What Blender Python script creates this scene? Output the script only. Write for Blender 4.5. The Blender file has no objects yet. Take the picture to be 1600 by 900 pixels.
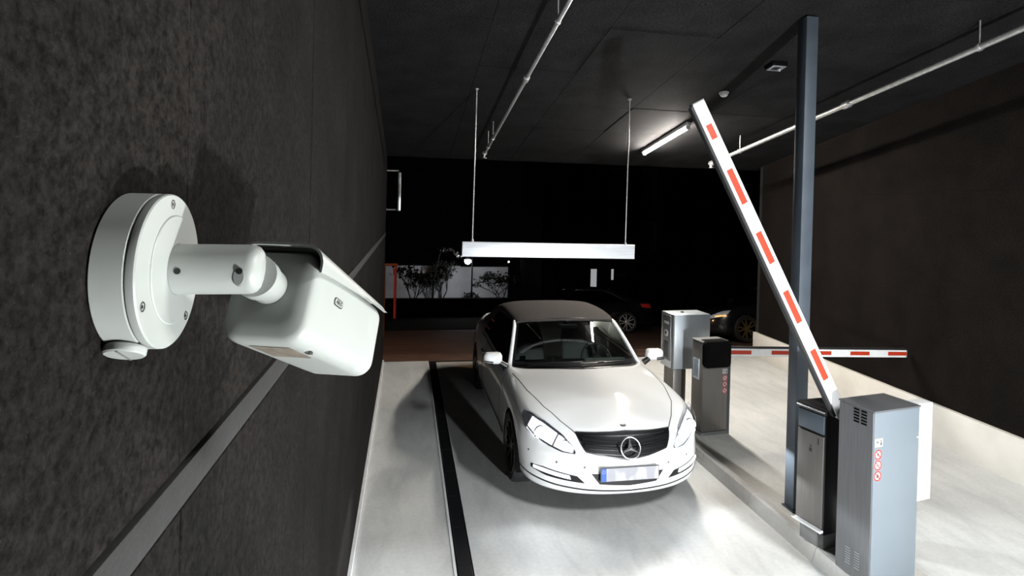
import bpy, bmesh, math, random
import numpy as np
from mathutils import Vector, Matrix
from mathutils.bvhtree import BVHTree

random.seed(7)
S = bpy.context.scene
COL = S.collection

# ------------------------------------------------------------------ camera
F_PX, PITCH, ROLL, YAW, CAM_H = 878.03, 0.0093, -0.0240, 0.1837, 2.628
fw = Vector((math.sin(YAW) * math.cos(PITCH), math.cos(YAW) * math.cos(PITCH), -math.sin(PITCH)))
rt = Vector((math.cos(YAW), -math.sin(YAW), 0)); up = rt.cross(fw)
r2 = rt * math.cos(ROLL) - up * math.sin(ROLL)
u2 = rt * math.sin(ROLL) + up * math.cos(ROLL)
cd = bpy.data.cameras.new('camera'); cam = bpy.data.objects.new('camera', cd); COL.objects.link(cam)
cam.matrix_world = Matrix(((r2.x, u2.x, -fw.x, 0), (r2.y, u2.y, -fw.y, 0), (r2.z, u2.z, -fw.z, CAM_H), (0, 0, 0, 1)))
cd.sensor_width = 36; cd.lens = F_PX / 1600 * 36; cd.shift_y = -115.59 / 1600
cd.clip_start = 0.02; cd.clip_end = 500
S.camera = cam
# ------------------------------------------------------------------ world, exposure
w = bpy.data.worlds.new('night'); S.world = w; w.use_nodes = True
w.node_tree.nodes['Background'].inputs[0].default_value = (0.012, 0.013, 0.017, 1)
w.node_tree.nodes['Background'].inputs[1].default_value = 0.03
S.view_settings.view_transform = 'Standard'; S.view_settings.look = 'None'
S.view_settings.gamma = 1; S.view_settings.use_curve_mapping = False
S.view_settings.exposure = 0.2
S.cycles.diffuse_bounces = 1; S.cycles.caustics_reflective = False; S.cycles.caustics_refractive = False
# ------------------------------------------------------------------ large lights
BEAM = (-0.13, -0.06)              # dipped-beam cut-off of the headlamps
SLOPE = 0.157                       # the soffit (and the street) fall by this against the ramp floor
def ceil_z(y): return 4.32 - SLOPE * (y - 4.27)
def area(name, loc, target, sx, sy, power, color, spread=180):
    l = bpy.data.lights.new(name, 'AREA'); l.shape = 'RECTANGLE'; l.size = sx; l.size_y = sy
    l.energy = power; l.color = color; l.spread = math.radians(spread)
    o = bpy.data.objects.new(name, l); COL.objects.link(o); o.location = loc
    d = Vector(target) - Vector(loc); o.rotation_euler = d.to_track_quat('-Z', 'Y').to_euler()
    return o
# the photographer's flash on a low stand in the lane, off to the right below the lens
area('photo_flash', (2.44, -0.9, 0.55), (2.3, 6.0, 1.8), 0.18, 0.18, 400, (0.95, 0.98, 1.0))
def light_under(loc, length, power, color, name):
    l = bpy.data.lights.new(name, 'AREA'); l.shape = 'RECTANGLE'; l.size = 0.10; l.size_y = length
    l.energy = power; l.color = color
    o = bpy.data.objects.new(name, l); COL.objects.link(o); o.location = loc
    o.rotation_euler = (-math.atan(SLOPE), 0, 0)
light_under((3.72, 0.8, ceil_z(0.8) - 0.16), 1.45, 245, (0.91, 0.965, 1.0), 'tube_light_near')
light_under((3.74, 7.86, ceil_z(7.86) - 0.13), 1.45, 95, (1.0, 0.91, 0.78), 'tube_light_far')

# ------------------------------------------------------------------ materials
def new_mat(name):
    m = bpy.data.materials.new(name); m.use_nodes = True
    return m, m.node_tree, m.node_tree.nodes['Principled BSDF']
def mat(name, col, rough=0.5, metal=0.0, col2=None, scale=8.0, detail=4.0, bump=0.0, bscale=None, coat=0.0, lo=0.35, hi=0.65, stretch=None, spec=None):
    m, nt, b = new_mat(name); N = nt.nodes; L = nt.links
    c4 = (*col, 1); b.inputs['Base Color'].default_value = c4
    b.inputs['Roughness'].default_value = rough; b.inputs['Metallic'].default_value = metal
    if coat: b.inputs['Coat Weight'].default_value = coat; b.inputs['Coat Roughness'].default_value = 0.05
    if spec is not None: b.inputs['Specular IOR Level'].default_value = spec
    tc = N.new('ShaderNodeTexCoord'); src = tc.outputs['Object']
    if stretch:
        mp = N.new('ShaderNodeMapping'); mp.inputs['Scale'].default_value = stretch; L.new(src, mp.inputs[0]); src = mp.outputs[0]
    if col2 is None: col2 = tuple(c * 0.9 for c in col)
    n = N.new('ShaderNodeTexNoise'); n.inputs['Scale'].default_value = scale; n.inputs['Detail'].default_value = detail
    L.new(src, n.inputs['Vector'])
    r = N.new('ShaderNodeValToRGB'); r.color_ramp.elements[0].position = lo; r.color_ramp.elements[1].position = hi
    r.color_ramp.elements[0].color = (*col2, 1); r.color_ramp.elements[1].color = c4
    L.new(n.outputs[0], r.inputs[0]); L.new(r.outputs[0], b.inputs['Base Color'])
    if bump:
        n2 = N.new('ShaderNodeTexNoise'); n2.inputs['Scale'].default_value = bscale or scale * 4; n2.inputs['Detail'].default_value = 6
        L.new(src, n2.inputs['Vector'])
        bp = N.new('ShaderNodeBump'); bp.inputs['Strength'].default_value = bump; bp.inputs['Distance'].default_value = 0.01
        L.new(n2.outputs[0], bp.inputs['Height']); L.new(bp.outputs[0], b.inputs['Normal'])
    return m
def emit(name, col, strength):
    m, nt, b = new_mat(name)
    b.inputs['Base Color'].default_value = (*col, 1)
    b.inputs['Emission Color'].default_value = (*col, 1); b.inputs['Emission Strength'].default_value = strength
    return m
def glass(name, tint=(1, 1, 1), refl=0.08, rough=0.02):
    m = bpy.data.materials.new(name); m.use_nodes = True; nt = m.node_tree; N = nt.nodes; L = nt.links
    N.clear(); o = N.new('ShaderNodeOutputMaterial'); mx = N.new('ShaderNodeMixShader')
    t = N.new('ShaderNodeBsdfTransparent'); t.inputs[0].default_value = (*tint, 1)
    g = N.new('ShaderNodeBsdfGlossy'); g.inputs['Roughness'].default_value = rough
    fr = N.new('ShaderNodeFresnel'); fr.inputs[0].default_value = 1.5
    ad = N.new('ShaderNodeMath'); ad.inputs[1].default_value = refl; L.new(fr.outputs[0], ad.inputs[0])
    L.new(ad.outputs[0], mx.inputs[0]); L.new(t.outputs[0], mx.inputs[1]); L.new(g.outputs[0], mx.inputs[2]); L.new(mx.outputs[0], o.inputs[0])
    return m

def board_mat(name, dark, light, speck, tint):
    """pressed mineral-fibre board: mottled patches, fine fibres and pale flecks"""
    m, nt, b = new_mat(name); N = nt.nodes; L = nt.links
    tc = N.new('ShaderNodeTexCoord')
    def noise(s, d, rough=0.6):
        n = N.new('ShaderNodeTexNoise'); n.inputs['Scale'].default_value = s; n.inputs['Detail'].default_value = d; n.inputs['Roughness'].default_value = rough
        L.new(tc.outputs['Object'], n.inputs['Vector']); return n
    def ramp(src, a, ca, bb, cb):
        r = N.new('ShaderNodeValToRGB'); e = r.color_ramp.elements
        e[0].position = a; e[1].position = bb; e[0].color = (*ca, 1); e[1].color = (*cb, 1); L.new(src, r.inputs[0]); return r
    n1 = noise(62, 7, 0.8); n2 = noise(2.4, 4); n3 = noise(230, 3)
    r1 = ramp(n1.outputs[0], 0.38, dark, 0.64, light)
    r2_ = ramp(n2.outputs[0], 0.3, (0.55, 0.55, 0.56), 0.7, tint)
    mx = N.new('ShaderNodeMix'); mx.data_type = 'RGBA'; mx.blend_type = 'MULTIPLY'; mx.inputs[0].default_value = 1
    L.new(r1.outputs[0], mx.inputs[6]); L.new(r2_.outputs[0], mx.inputs[7])
    r3 = ramp(n3.outputs[0], 0.62, (0, 0, 0), 0.8, speck)
    ad = N.new('ShaderNodeMix'); ad.data_type = 'RGBA'; ad.blend_type = 'ADD'; ad.inputs[0].default_value = 1
    L.new(mx.outputs[2], ad.inputs[6]); L.new(r3.outputs[0], ad.inputs[7]); L.new(ad.outputs[2], b.inputs['Base Color'])
    b.inputs['Roughness'].default_value = 0.9; b.inputs['Specular IOR Level'].default_value = 0.07
    bp = N.new('ShaderNodeBump'); bp.inputs['Strength'].default_value = 0.6; bp.inputs['Distance'].default_value = 0.004
    L.new(n1.outputs[0], bp.inputs['Height']); L.new(bp.outputs[0], b.inputs['Normal'])
    return m

def concrete_mat(name, c1, c2, stain, rough=0.45):
    m, nt, b = new_mat(name); N = nt.nodes; L = nt.links
    tc = N.new('ShaderNodeTexCoord')
    def noise(s, d, sc=None, dist=0.0):
        n = N.new('ShaderNodeTexNoise'); n.inputs['Scale'].default_value = s; n.inputs['Detail'].default_value = d; n.inputs['Distortion'].default_value = dist
        src = tc.outputs['Object']
        if sc:
            mp = N.new('ShaderNodeMapping'); mp.inputs['Scale'].default_value = sc; L.new(src, mp.inputs[0]); src = mp.outputs[0]
        L.new(src, n.inputs['Vector']); return n
    n1 = noise(1.3, 6, (1, 0.6, 1), 0.6); n2 = noise(30, 4); n3 = noise(3.2, 5, (1.6, 0.5, 1), 1.2)
    r = N.new('ShaderNodeValToRGB'); e = r.color_ramp.elements; e[0].position = 0.32; e[1].position = 0.62
    e[0].color = (*c2, 1); e[1].color = (*c1, 1); L.new(n1.outputs[0], r.inputs[0])
    r3 = N.new('ShaderNodeValToRGB'); e = r3.color_ramp.elements; e[0].position = 0.22; e[1].position = 0.58
    e[0].color = (*stain, 1); e[1].color = (1, 1, 1, 1); L.new(n3.outputs[0], r3.inputs[0])
    r2_ = N.new('ShaderNodeValToRGB'); e = r2_.color_ramp.elements; e[0].position = 0.3; e[1].position = 0.7
    e[0].color = (0.9, 0.9, 0.9, 1); e[1].color = (1, 1, 1, 1); L.new(n2.outputs[0], r2_.inputs[0])
    prev = r.outputs[0]
    for q in (r3, r2_):
        mx = N.new('ShaderNodeMix'); mx.data_type = 'RGBA'; mx.blend_type = 'MULTIPLY'; mx.inputs[0].default_value = 1
        L.new(prev, mx.inputs[6]); L.new(q.outputs[0], mx.inputs[7]); prev = mx.outputs[2]
    L.new(prev, b.inputs['Base Color'])
    b.inputs['Roughness'].default_value = rough
    bp = N.new('ShaderNodeBump'); bp.inputs['Strength'].default_value = 0.15; bp.inputs['Distance'].default_value = 0.003
    L.new(n2.outputs[0], bp.inputs['Height']); L.new(bp.outputs[0], b.inputs['Normal'])
    return m

def brushed(name, col, rough=0.35, metal=0.85, vert=True):
    st = (60, 60, 1.2) if vert else (1.2, 60, 60)
    return mat(name, col, rough, metal, tuple(c * 0.82 for c in col), 3.0, 3, 0.05, 6.0, stretch=st)

M = {
 'board': board_mat('fibre_board', (0.0030, 0.0028, 0.0026), (0.021, 0.0194, 0.0184), (0.024, 0.023, 0.022), (1.15, 1.05, 1.0)),
 'board_right': board_mat('fibre_board_brown', (0.0022, 0.0018, 0.0016), (0.017, 0.0142, 0.0127), (0.01, 0.01, 0.01), (1.1, 1.0, 0.95)),
 'board_ceil': board_mat('fibre_board_grey', (0.0025, 0.0025, 0.0027), (0.030, 0.0293, 0.0297), (0.045, 0.045, 0.046), (1.1, 1.08, 1.1)),
 'gap': mat('dark_joint', (0.008, 0.008, 0.008), 0.9),
 'trim': mat('grey_batten', (0.017, 0.0165, 0.0155), 0.7, col2=(0.014, 0.0135, 0.013), scale=20, bump=0.2),
 'floor': concrete_mat('coated_concrete', (0.74, 0.745, 0.725), (0.62, 0.625, 0.61), (0.82, 0.825, 0.84)),
 'kerb': concrete_mat('kerb_concrete', (0.62, 0.605, 0.57), (0.50, 0.49, 0.465), (0.8, 0.8, 0.8), 0.7),
 'plinth': mat('white_plinth_paint', (0.80, 0.78, 0.73), 0.55, col2=(0.72, 0.70, 0.65), scale=3, bump=0.1),
 'white_line': mat('white_edge_strip', (0.82, 0.83, 0.84), 0.5),
 'asphalt': mat('street_asphalt', (0.10, 0.055, 0.036), 0.7, col2=(0.06, 0.032, 0.022), scale=1.4, detail=8, bump=0.3, bscale=60, stretch=(0.4, 1.5, 1)),
 'pave': mat('street_paving', (0.14, 0.075, 0.05), 0.7, col2=(0.09, 0.05, 0.035), scale=2.5, detail=8, bump=0.3, bscale=60),
 'black_rubber': mat('black_rubber', (0.012, 0.012, 0.013), 0.6),
 'drain': mat('drain_grate_black', (0.013, 0.013, 0.015), 0.5, 0.4),
 'cam_white': mat('camera_white_enamel', (0.33, 0.345, 0.325), 0.42, col2=(0.318, 0.332, 0.313), scale=3),
 'cam_grey': mat('camera_gasket_grey', (0.16, 0.165, 0.16), 0.6),
 'screw': mat('screw_steel', (0.35, 0.35, 0.34), 0.3, 1.0),
 'black': mat('black_plastic', (0.010, 0.010, 0.011), 0.35),
 'soft_black': mat('matt_black', (0.004, 0.004, 0.004), 0.9, spec=0.08),
 'galv': mat('galvanised_pipe', (0.62, 0.63, 0.62), 0.38, 0.75, col2=(0.48, 0.49, 0.48), scale=25),
 'alu': brushed('hanging_bar_aluminium', (0.86, 0.88, 0.92), 0.45, 0.35, False),
 'steel_post': mat('blue_grey_steel', (0.060, 0.075, 0.092), 0.5, 0.1, col2=(0.05, 0.063, 0.079), scale=6),
 'cab_steel': brushed('cabinet_brushed_steel', (0.17, 0.173, 0.18), 0.42, 0.45),
 'cab_grey': mat('cabinet_blue_grey_paint', (0.155, 0.182, 0.205), 0.5, col2=(0.147, 0.174, 0.197), scale=3),
 'term_steel': brushed('terminal_brushed_steel', (0.17, 0.16, 0.148), 0.40, 0.5),
 'silver': brushed('silver_sheet', (0.55, 0.60, 0.64), 0.35, 0.7),
 'screen': mat('display_glass', (0.30, 0.36, 0.46), 0.15, col2=(0.20, 0.25, 0.34), scale=12),
 'white_paint': mat('white_powder_coat', (0.86, 0.86, 0.86), 0.4),
 'red': mat('red_reflective_film', (0.52, 0.036, 0.010), 0.5, col2=(0.46, 0.032, 0.009), scale=30),
 'red_ring': mat('sign_red', (0.50, 0.02, 0.015), 0.5),
 'sign_white': mat('sign_white', (0.50, 0.50, 0.50), 0.5),
 'ink': mat('sign_black', (0.02, 0.02, 0.02), 0.5),
 'paint': mat('white_car_paint', (0.88, 0.89, 0.89), 0.55, 0.0, col2=(0.875, 0.885, 0.885), scale=2, coat=1.0, spec=0.1),
 'paint_dark': mat('black_car_paint', (0.008, 0.008, 0.010), 0.25, 0.0, coat=1.0),
 'soft_top': mat('soft_top_fabric', (0.055, 0.050, 0.047), 0.9, col2=(0.045, 0.041, 0.039), scale=40, bump=0.25, bscale=400, spec=0.2),
 'glass': glass('windscreen_glass', (0.80, 0.90, 0.86), 0.05),
 'dark_glass': glass('side_glass', (0.10, 0.11, 0.11), 0.04),
 'lamp_glass': glass('headlamp_glass', (0.97, 0.98, 1.0), 0.03),
 'chrome': mat('chrome', (0.88, 0.89, 0.91), 0.22, 0.9),
 'lamp_silver': mat('lamp_reflector', (0.78, 0.82, 0.88), 0.4, 0.35, col2=(0.5, 0.56, 0.68), scale=14),
 'lamp_on': emit('headlamp_lit', (0.93, 0.96, 1.0), 40.0),
 'bowl_glow': emit('reflector_glow', (0.90, 0.94, 1.0), 2.2),  # emission stands in for lens light thrown back by the bowl
 'led_on': emit('daytime_led_lit', (0.93, 0.96, 1.0), 3.0),
 'grille': mat('gloss_black_grille', (0.005, 0.005, 0.006), 0.45, col2=(0.004, 0.004, 0.005), spec=0.15),
 'mesh': mat('black_air_mesh', (0.008, 0.008, 0.009), 0.6),
 'gapline': mat('shut_line', (0.03, 0.03, 0.03), 0.7),
 'plate_white': mat('number_plate_white', (0.50, 0.50, 0.52), 0.5, col2=(0.30, 0.30, 0.33), scale=9, detail=1, lo=0.45, hi=0.6, stretch=(1, 1, 0.6)),
 'plate_blue': mat('number_plate_blue', (0.02, 0.10, 0.45), 0.5),
 'tyre': mat('tyre_rubber', (0.016, 0.016, 0.017), 0.75),
 'rim': mat('dark_rim', (0.05, 0.05, 0.055), 0.3, 0.8),
 'rim_edge': mat('machined_rim_edge', (0.42, 0.38, 0.34), 0.3, 0.9),
 'rim_silver': mat('silver_rim', (0.75, 0.76, 0.78), 0.35, 0.6),
 'rim_gold': mat('bronze_rim', (0.45, 0.32, 0.14), 0.35, 0.8),
 'leather': mat('dark_leather', (0.035, 0.033, 0.032), 0.5),
 'cream': mat('beige_dash_cover', (0.40, 0.40, 0.36), 0.6),
 'green': mat('green_sticker', (0.02, 0.42, 0.30), 0.5),
 'tail': mat('tail_lamp_red', (0.5, 0.03, 0.02), 0.25),
 'tube_on': emit('fluorescent_tube_lit', (1.0, 0.94, 0.86), 430.0),
 'lamp_house': mat('light_housing_white', (0.60, 0.60, 0.58), 0.5),
 'street_wall': mat('pale_render', (0.50, 0.51, 0.54), 0.9, col2=(0.38, 0.39, 0.42), scale=0.9),
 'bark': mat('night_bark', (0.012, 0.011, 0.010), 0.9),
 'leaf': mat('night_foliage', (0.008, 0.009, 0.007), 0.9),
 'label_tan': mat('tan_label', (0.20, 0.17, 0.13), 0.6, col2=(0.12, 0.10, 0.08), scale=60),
 'pale_leaf': mat('pale_leaf', (0.35, 0.36, 0.33), 0.6),  # leaf tone raised so the branch reads as lit by the lamp
 'night_facade': mat('dark_facade', (0.004, 0.004, 0.0045), 0.9, spec=0.1),
 'night_window': mat('dark_window', (0.012, 0.013, 0.016), 0.08),
 'lit_window': emit('lit_window_strip', (0.75, 0.78, 0.80), 0.35),
 'street_lamp': emit('street_lamp_lit', (1.0, 0.98, 0.95), 40.0),
 'amber': emit('amber_lamp_lit', (1.0, 0.55, 0.15), 0.8),
 'orange_paint': mat('rust_orange_paint', (0.35, 0.09, 0.03), 0.6),
 'red_paint': mat('red_post_paint', (0.60, 0.05, 0.05), 0.5),
}

# ------------------------------------------------------------------ geometry helpers
def link(name, me, m, parent=None, smooth=False, loc=None):
    o = bpy.data.objects.new(name, me); COL.objects.link(o)
    if m is not None and not me.materials: me.materials.append(m)
    if parent: o.parent = parent
    if loc is not None: o.location = loc
    if smooth: smooth_me(me, smooth if isinstance(smooth, (int, float)) and not isinstance(smooth, bool) else 40)
    return o
def smooth_me(me, deg=40):
    me.polygons.foreach_set('use_smooth', [True] * len(me.polygons))
    try: me.set_sharp_from_angle(angle=math.radians(deg))
    except Exception: pass
def tag(o, label=None, cat=None, group=None, kind=None):
    if label: o['label'] = label
    if cat: o['category'] = cat
    if group: o['group'] = group
    if kind: o['kind'] = kind
    return o
def thing(name, label, cat, loc=(0, 0, 0), rotz=0.0, group=None, kind=None):
    o = bpy.data.objects.new(name, None); COL.objects.link(o); o.empty_display_size = 0.1
    o.location = loc; o.rotation_euler = (0, 0, rotz)
    return tag(o, label, cat, group, kind)
def mesh(name, V, Fc):
    me = bpy.data.meshes.new(name); me.from_pydata([tuple(v) for v in V], [], Fc); me.update(); return me
def from_bm(bm, name):
    bmesh.ops.recalc_face_normals(bm, faces=bm.faces[:])
    me = bpy.data.meshes.new(name); bm.to_mesh(me); bm.free(); return me
def bm_box(bm, a, b, bev=0.0, seg=2):
    x0, y0, z0 = a; x1, y1, z1 = b
    vs = [bm.verts.new(v) for v in ((x0,y0,z0),(x1,y0,z0),(x1,y1,z0),(x0,y1,z0),(x0,y0,z1),(x1,y0,z1),(x1,y1,z1),(x0,y1,z1))]
    fs = [bm.faces.new([vs[i] for i in f]) for f in ((0,3,2,1),(4,5,6,7),(0,1,5,4),(1,2,6,5),(2,3,7,6),(3,0,4,7))]
    if bev > 0:
        es = list({e for f in fs for e in f.edges})
        bmesh.ops.bevel(bm, geom=es, offset=bev, segments=seg, affect='EDGES', profile=0.5)
    return vs
def box(name, a, b, m, parent=None, bev=0.0, seg=2, loc=None):
    bm = bmesh.new(); bm_box(bm, a, b, bev, seg)
    return link(name, from_bm(bm, name), m, parent, 35 if bev else False, loc)
def frame_of(d):
    d = d.normalized(); a = Vector((0, 0, 1)) if abs(d.z) < 0.9 else Vector((1, 0, 0))
    u = d.cross(a).normalized(); return u, d.cross(u)
def bm_tube(bm, pts, rad, n=12, caps=True):
    pts = [Vector(p) for p in pts]
    if not hasattr(rad, '__len__'): rad = [rad] * len(pts)
    rings = []; u = None
    for i, p in enumerate(pts):
        d = (pts[min(i + 1, len(pts) - 1)] - pts[max(i - 1, 0)]).normalized()
        if u is None: u, v = frame_of(d)
        else:
            u = (u - d * u.dot(d)).normalized(); v = d.cross(u)
        rings.append([bm.verts.new(p + (u * math.cos(2*math.pi*k/n) + v * math.sin(2*math.pi*k/n)) * rad[i]) for k in range(n)])
    for a, b in zip(rings[:-1], rings[1:]):
        for k in range(n): bm.faces.new((a[k], a[(k+1) % n], b[(k+1) % n], b[k]))
    if caps: bm.faces.new(rings[0][::-1]); bm.faces.new(rings[-1])
def tube(name, pts, rad, m, parent=None, n=14, smooth=40):
    bm = bmesh.new(); bm_tube(bm, pts, rad, n); return link(name, from_bm(bm, name), m, parent, smooth)
def lathe(name, prof, m, parent=None, n=40, axis='z', loc=(0, 0, 0), smooth=35):
    """prof: (radius, height) pairs, turned round the axis"""
    bm = bmesh.new(); rings = []
    for r, h in prof:
        if r < 1e-6: rings.append([bm.verts.new(ax(0, 0, h, axis))]); continue
        rings.append([bm.verts.new(ax(r*math.cos(2*math.pi*k/n), r*math.sin(2*math.pi*k/n), h, axis)) for k in range(n)])
    for a, b in zip(rings[:-1], rings[1:]):
        for k in range(n):
            q = [a[k % len(a)], a[(k+1) % len(a)], b[(k+1) % len(b)], b[k % len(b)]]
            q2 = []
            for v in q:
                if v not in q2: q2.append(v)
            if len(q2) > 2: bm.faces.new(q2)
    if len(rings[0]) > 1 and len(rings[-1]) > 1:      # open profile: a ring, close it on itself
        a, b = rings[-1], rings[0]
        for k in range(n): bm.faces.new((a[k], a[(k+1) % n], b[(k+1) % n], b[k]))
    else:
        for r in (rings[0], rings[-1]):
            if len(r) > 2: bm.faces.new(r)
    return link(name, from_bm(bm, name), m, parent, smooth, loc)
def ax(a, b, h, axis): return (a, b, h) if axis == 'z' else ((h, a, b) if axis == 'x' else (a, h, b))
def prism(name, poly, ext, m, parent=None, bev=0.0, loc=None):
    """poly: 3D points of a planar face, extruded by the vector ext"""
    bm = bmesh.new(); n = len(poly); e = Vector(ext)
    a = [bm.verts.new(Vector(p)) for p in poly]; b = [bm.verts.new(Vector(p) + e) for p in poly]
    bm.faces.new(a[::-1]); bm.faces.new(b)
    for i in range(n): bm.faces.new((a[i], a[(i+1) % n], b[(i+1) % n], b[i]))
    if bev: bmesh.ops.bevel(bm, geom=bm.edges[:], offset=bev, segments=2, affect='EDGES')
    return link(name, from_bm(bm, name), m, parent, 35 if bev else False, loc)
def loft(name, rings, m, parent=None, closed=True, caps=True, smooth=40):
    bm = bmesh.new(); R = [[bm.verts.new(p) for p in r] for r in rings]; n = len(R[0])
    for a, b in zip(R[:-1], R[1:]):
        for k in range(n if closed else n - 1): bm.faces.new((a[k], a[(k+1) % n], b[(k+1) % n], b[k]))
    if caps and closed: bm.faces.new(R[0][::-1]); bm.faces.new(R[-1])
    return link(name, from_bm(bm, name), m, parent, smooth)
def rrect(w, h, r, n=5):
    out = []
    for cx, cy, a0 in ((w/2-r, h/2-r, 0), (-w/2+r, h/2-r, 90), (-w/2+r, -h/2+r, 180), (w/2-r, -h/2+r, 270)):
        for k in range(n + 1):
            a = math.radians(a0 + 90 * k / n); out.append((cx + r*math.cos(a), cy + r*math.sin(a)))
    return out
def text_mesh(name, body, size, m, parent, mw, depth=0.0006):
    cu = bpy.data.curves.new(name, 'FONT'); cu.body = body; cu.size = size; cu.extrude = depth; cu.align_x = 'CENTER'; cu.align_y = 'CENTER'
    t = bpy.data.objects.new(name, cu); COL.objects.link(t)
    dg = bpy.context.evaluated_depsgraph_get(); me = bpy.data.meshes.new_from_object(t.evaluated_get(dg))
    bpy.data.objects.remove(t); bpy.data.curves.remove(cu)
    me.transform(mw); me.materials.clear(); return link(name, me, m, parent)
def struct(o): o['kind'] = 'structure'; return o

# ================================================================== THE SETTING
FAR = 9.55
# floor slab, walkway and lane
floor = struct(box('floor', (0.53, -4.0, -0.25), (7.2, FAR, 0.0), M['floor']))
tag(floor, 'pale coated concrete driveway with faint tyre smears', 'floor')
walk = struct(box('walkway', (-0.36, -4.0, -0.25), (0.405, FAR + 0.1, 0.0), M['floor']))
tag(walk, 'pale concrete walkway strip along the left wall', 'walkway')
chan = struct(box('drain_bed', (0.405, -4.0, -0.25), (0.53, FAR, -0.03), M['gap'])); tag(chan, 'dark bed under the drainage grating', 'drain bed')
dr = thing('drainage_channel', 'long black drainage grating set in the floor left of the white car', 'drain', (0.47, 0, 0))
gm = None
for i in range(20):
    y0 = -0.4 + i * 0.5
    if gm is None:
        bm = bmesh.new(); bm_box(bm, (-0.052, 0.0006, -0.03), (0.052, 0.4994, -0.003), 0.004); gm = from_bm(bm, 'grating')
        gm.materials.append(M['drain'])
    o = bpy.data.objects.new('grating', gm); COL.objects.link(o); o.parent = dr; o.location = (0, y0, 0)
struct(box('trim_1', (0.385, -4.0, -0.02), (0.4045, FAR, 0.004), M['white_line']))
tag(bpy.data.objects['trim_1'], 'thin white edge line beside the drainage channel', 'edge strip')
struct(box('baseboard_left', (-0.36, -2.0, 0.0), (-0.335, FAR + 0.1, 0.035), M['white_line']))
tag(bpy.data.objects['baseboard_left'], 'thin white strip at the foot of the dark left wall', 'baseboard')

# left wall of fibre boards
wl = struct(box('wall_left', (-0.75, -2.0, -0.2), (-0.372, 9.75, 6.0), M['gap'])); tag(wl, 'dark speckled fibre board wall on the left carrying the camera', 'wall')
ys = [-2.0] + [round(1.02 + 1.2 * k, 2) for k in range(-2, 8)] + [9.75]
for i in range(len(ys) - 1):
    if ys[i+1] - ys[i] < 0.1: continue
    for z0, z1 in ((0.035, 2.112), (2.19, 4.3), (4.305, 5.6)):
        box('panel', (-0.385, ys[i] + 0.0025, z0), (-0.36 + random.uniform(-0.002, 0.0), ys[i+1] - 0.0025, z1), M['board'], wl, 0.002, 1)
tr = struct(box('trim_2', (-0.385, -2.0, 2.120), (-0.357, 9.75, 2.182), M['trim'], None, 0.002)); tag(tr, 'grey batten running along the left wall below the camera', 'trim')

# right wall, turned a few degrees, with white plinth
RW = thing('wall_right', 'dark brownish board wall beyond the second lane', 'wall', (6.13, 4.6, 0), -math.atan2(0.29, 4.8), kind='structure')
box('wall_body', (0.012, -6.5, 0), (0.5, 4.85, 5.9), M['gap'], RW)
for i in range(9):
    for j in range(4):
        y0 = -6.5 + i * 1.25; z0 = 0.45 + j * 1.25
        box('panel', (0.0, y0 + 0.0008, z0 + 0.001), (0.03, min(y0 + 1.2492, 4.85), z0 + 1.249), M['board_right'], RW)
pl = struct(box('baseboard_right', (-0.05, -6.5, -0.1), (0.06, 4.85, 0.445), M['plinth'], None, 0.006)); pl.location = (6.13, 4.6, 0); pl.rotation_euler = RW.rotation_euler
tag(pl, 'tall white painted plinth at the foot of the right wall', 'baseboard')

# sloping ceiling with boards
CE = thing('ceiling', 'dark grey board ceiling sloping down towards the street', 'ceiling', (0, 4.27, 4.32), kind='structure')
CE.rotation_euler = (-math.atan(SLOPE), 0, 0)
box('ceiling_body', (-0.8, -6.5, 0.012), (7.6, 5.5, 0.4), M['gap'], CE)
cmesh = {}
for i in range(12):
    for j in range(7):
        x0 = -0.37 + j * 1.05; y0 = -6.5 + i * 1.0
        o = box('panel', (x0 + 0.002, y0 + 0.002, random.uniform(0, 0.003)), (x0 + 1.048, y0 + 0.998, 0.03), M['board_ceil'], CE)
# lintel above the opening: dark end face of the roof slab
struct(box('lintel', (-0.8, FAR + 0.05, ceil_z(9.75) + 0.02), (7.6, FAR + 0.3, ceil_z(9.75) + 1.6), M['night_facade'])); tag(bpy.data.objects['lintel'], 'dark lintel over the street opening', 'lintel')

# traffic island
isl = thing('traffic_island', 'raised concrete island between the two lanes', 'kerb', (0, 0, 0), kind='structure')
KX0, KX1 = 3.07, 3.66
for i in range(11):
    y0 = -2.0 + i * 0.82
    bm = bmesh.new(); vs = [(KX0, 0), (KX0 + 0.10, 0), (KX0 + 0.10, 0.12), (KX0 + 0.055, 0.12), (KX0 + 0.035, 0.11)]
    a = [bm.verts.new((x, y0 + 0.002, z)) for x, z in vs]; b = [bm.verts.new((x, y0 + 0.818, z)) for x, z in vs]
    bm.faces.new(a[::-1]); bm.faces.new(b)
    for k in range(5): bm.faces.new((a[k], a[(k+1) % 5], b[(k+1) % 5], b[k]))
    link('kerb_stone', from_bm(bm, 'kerb_stone'), M['kerb'], isl)
box('island_bed', (KX0 + 0.10, -2.0, 0), (KX1, 7.02, 0.117), M['kerb'], isl, 0.004)

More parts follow.
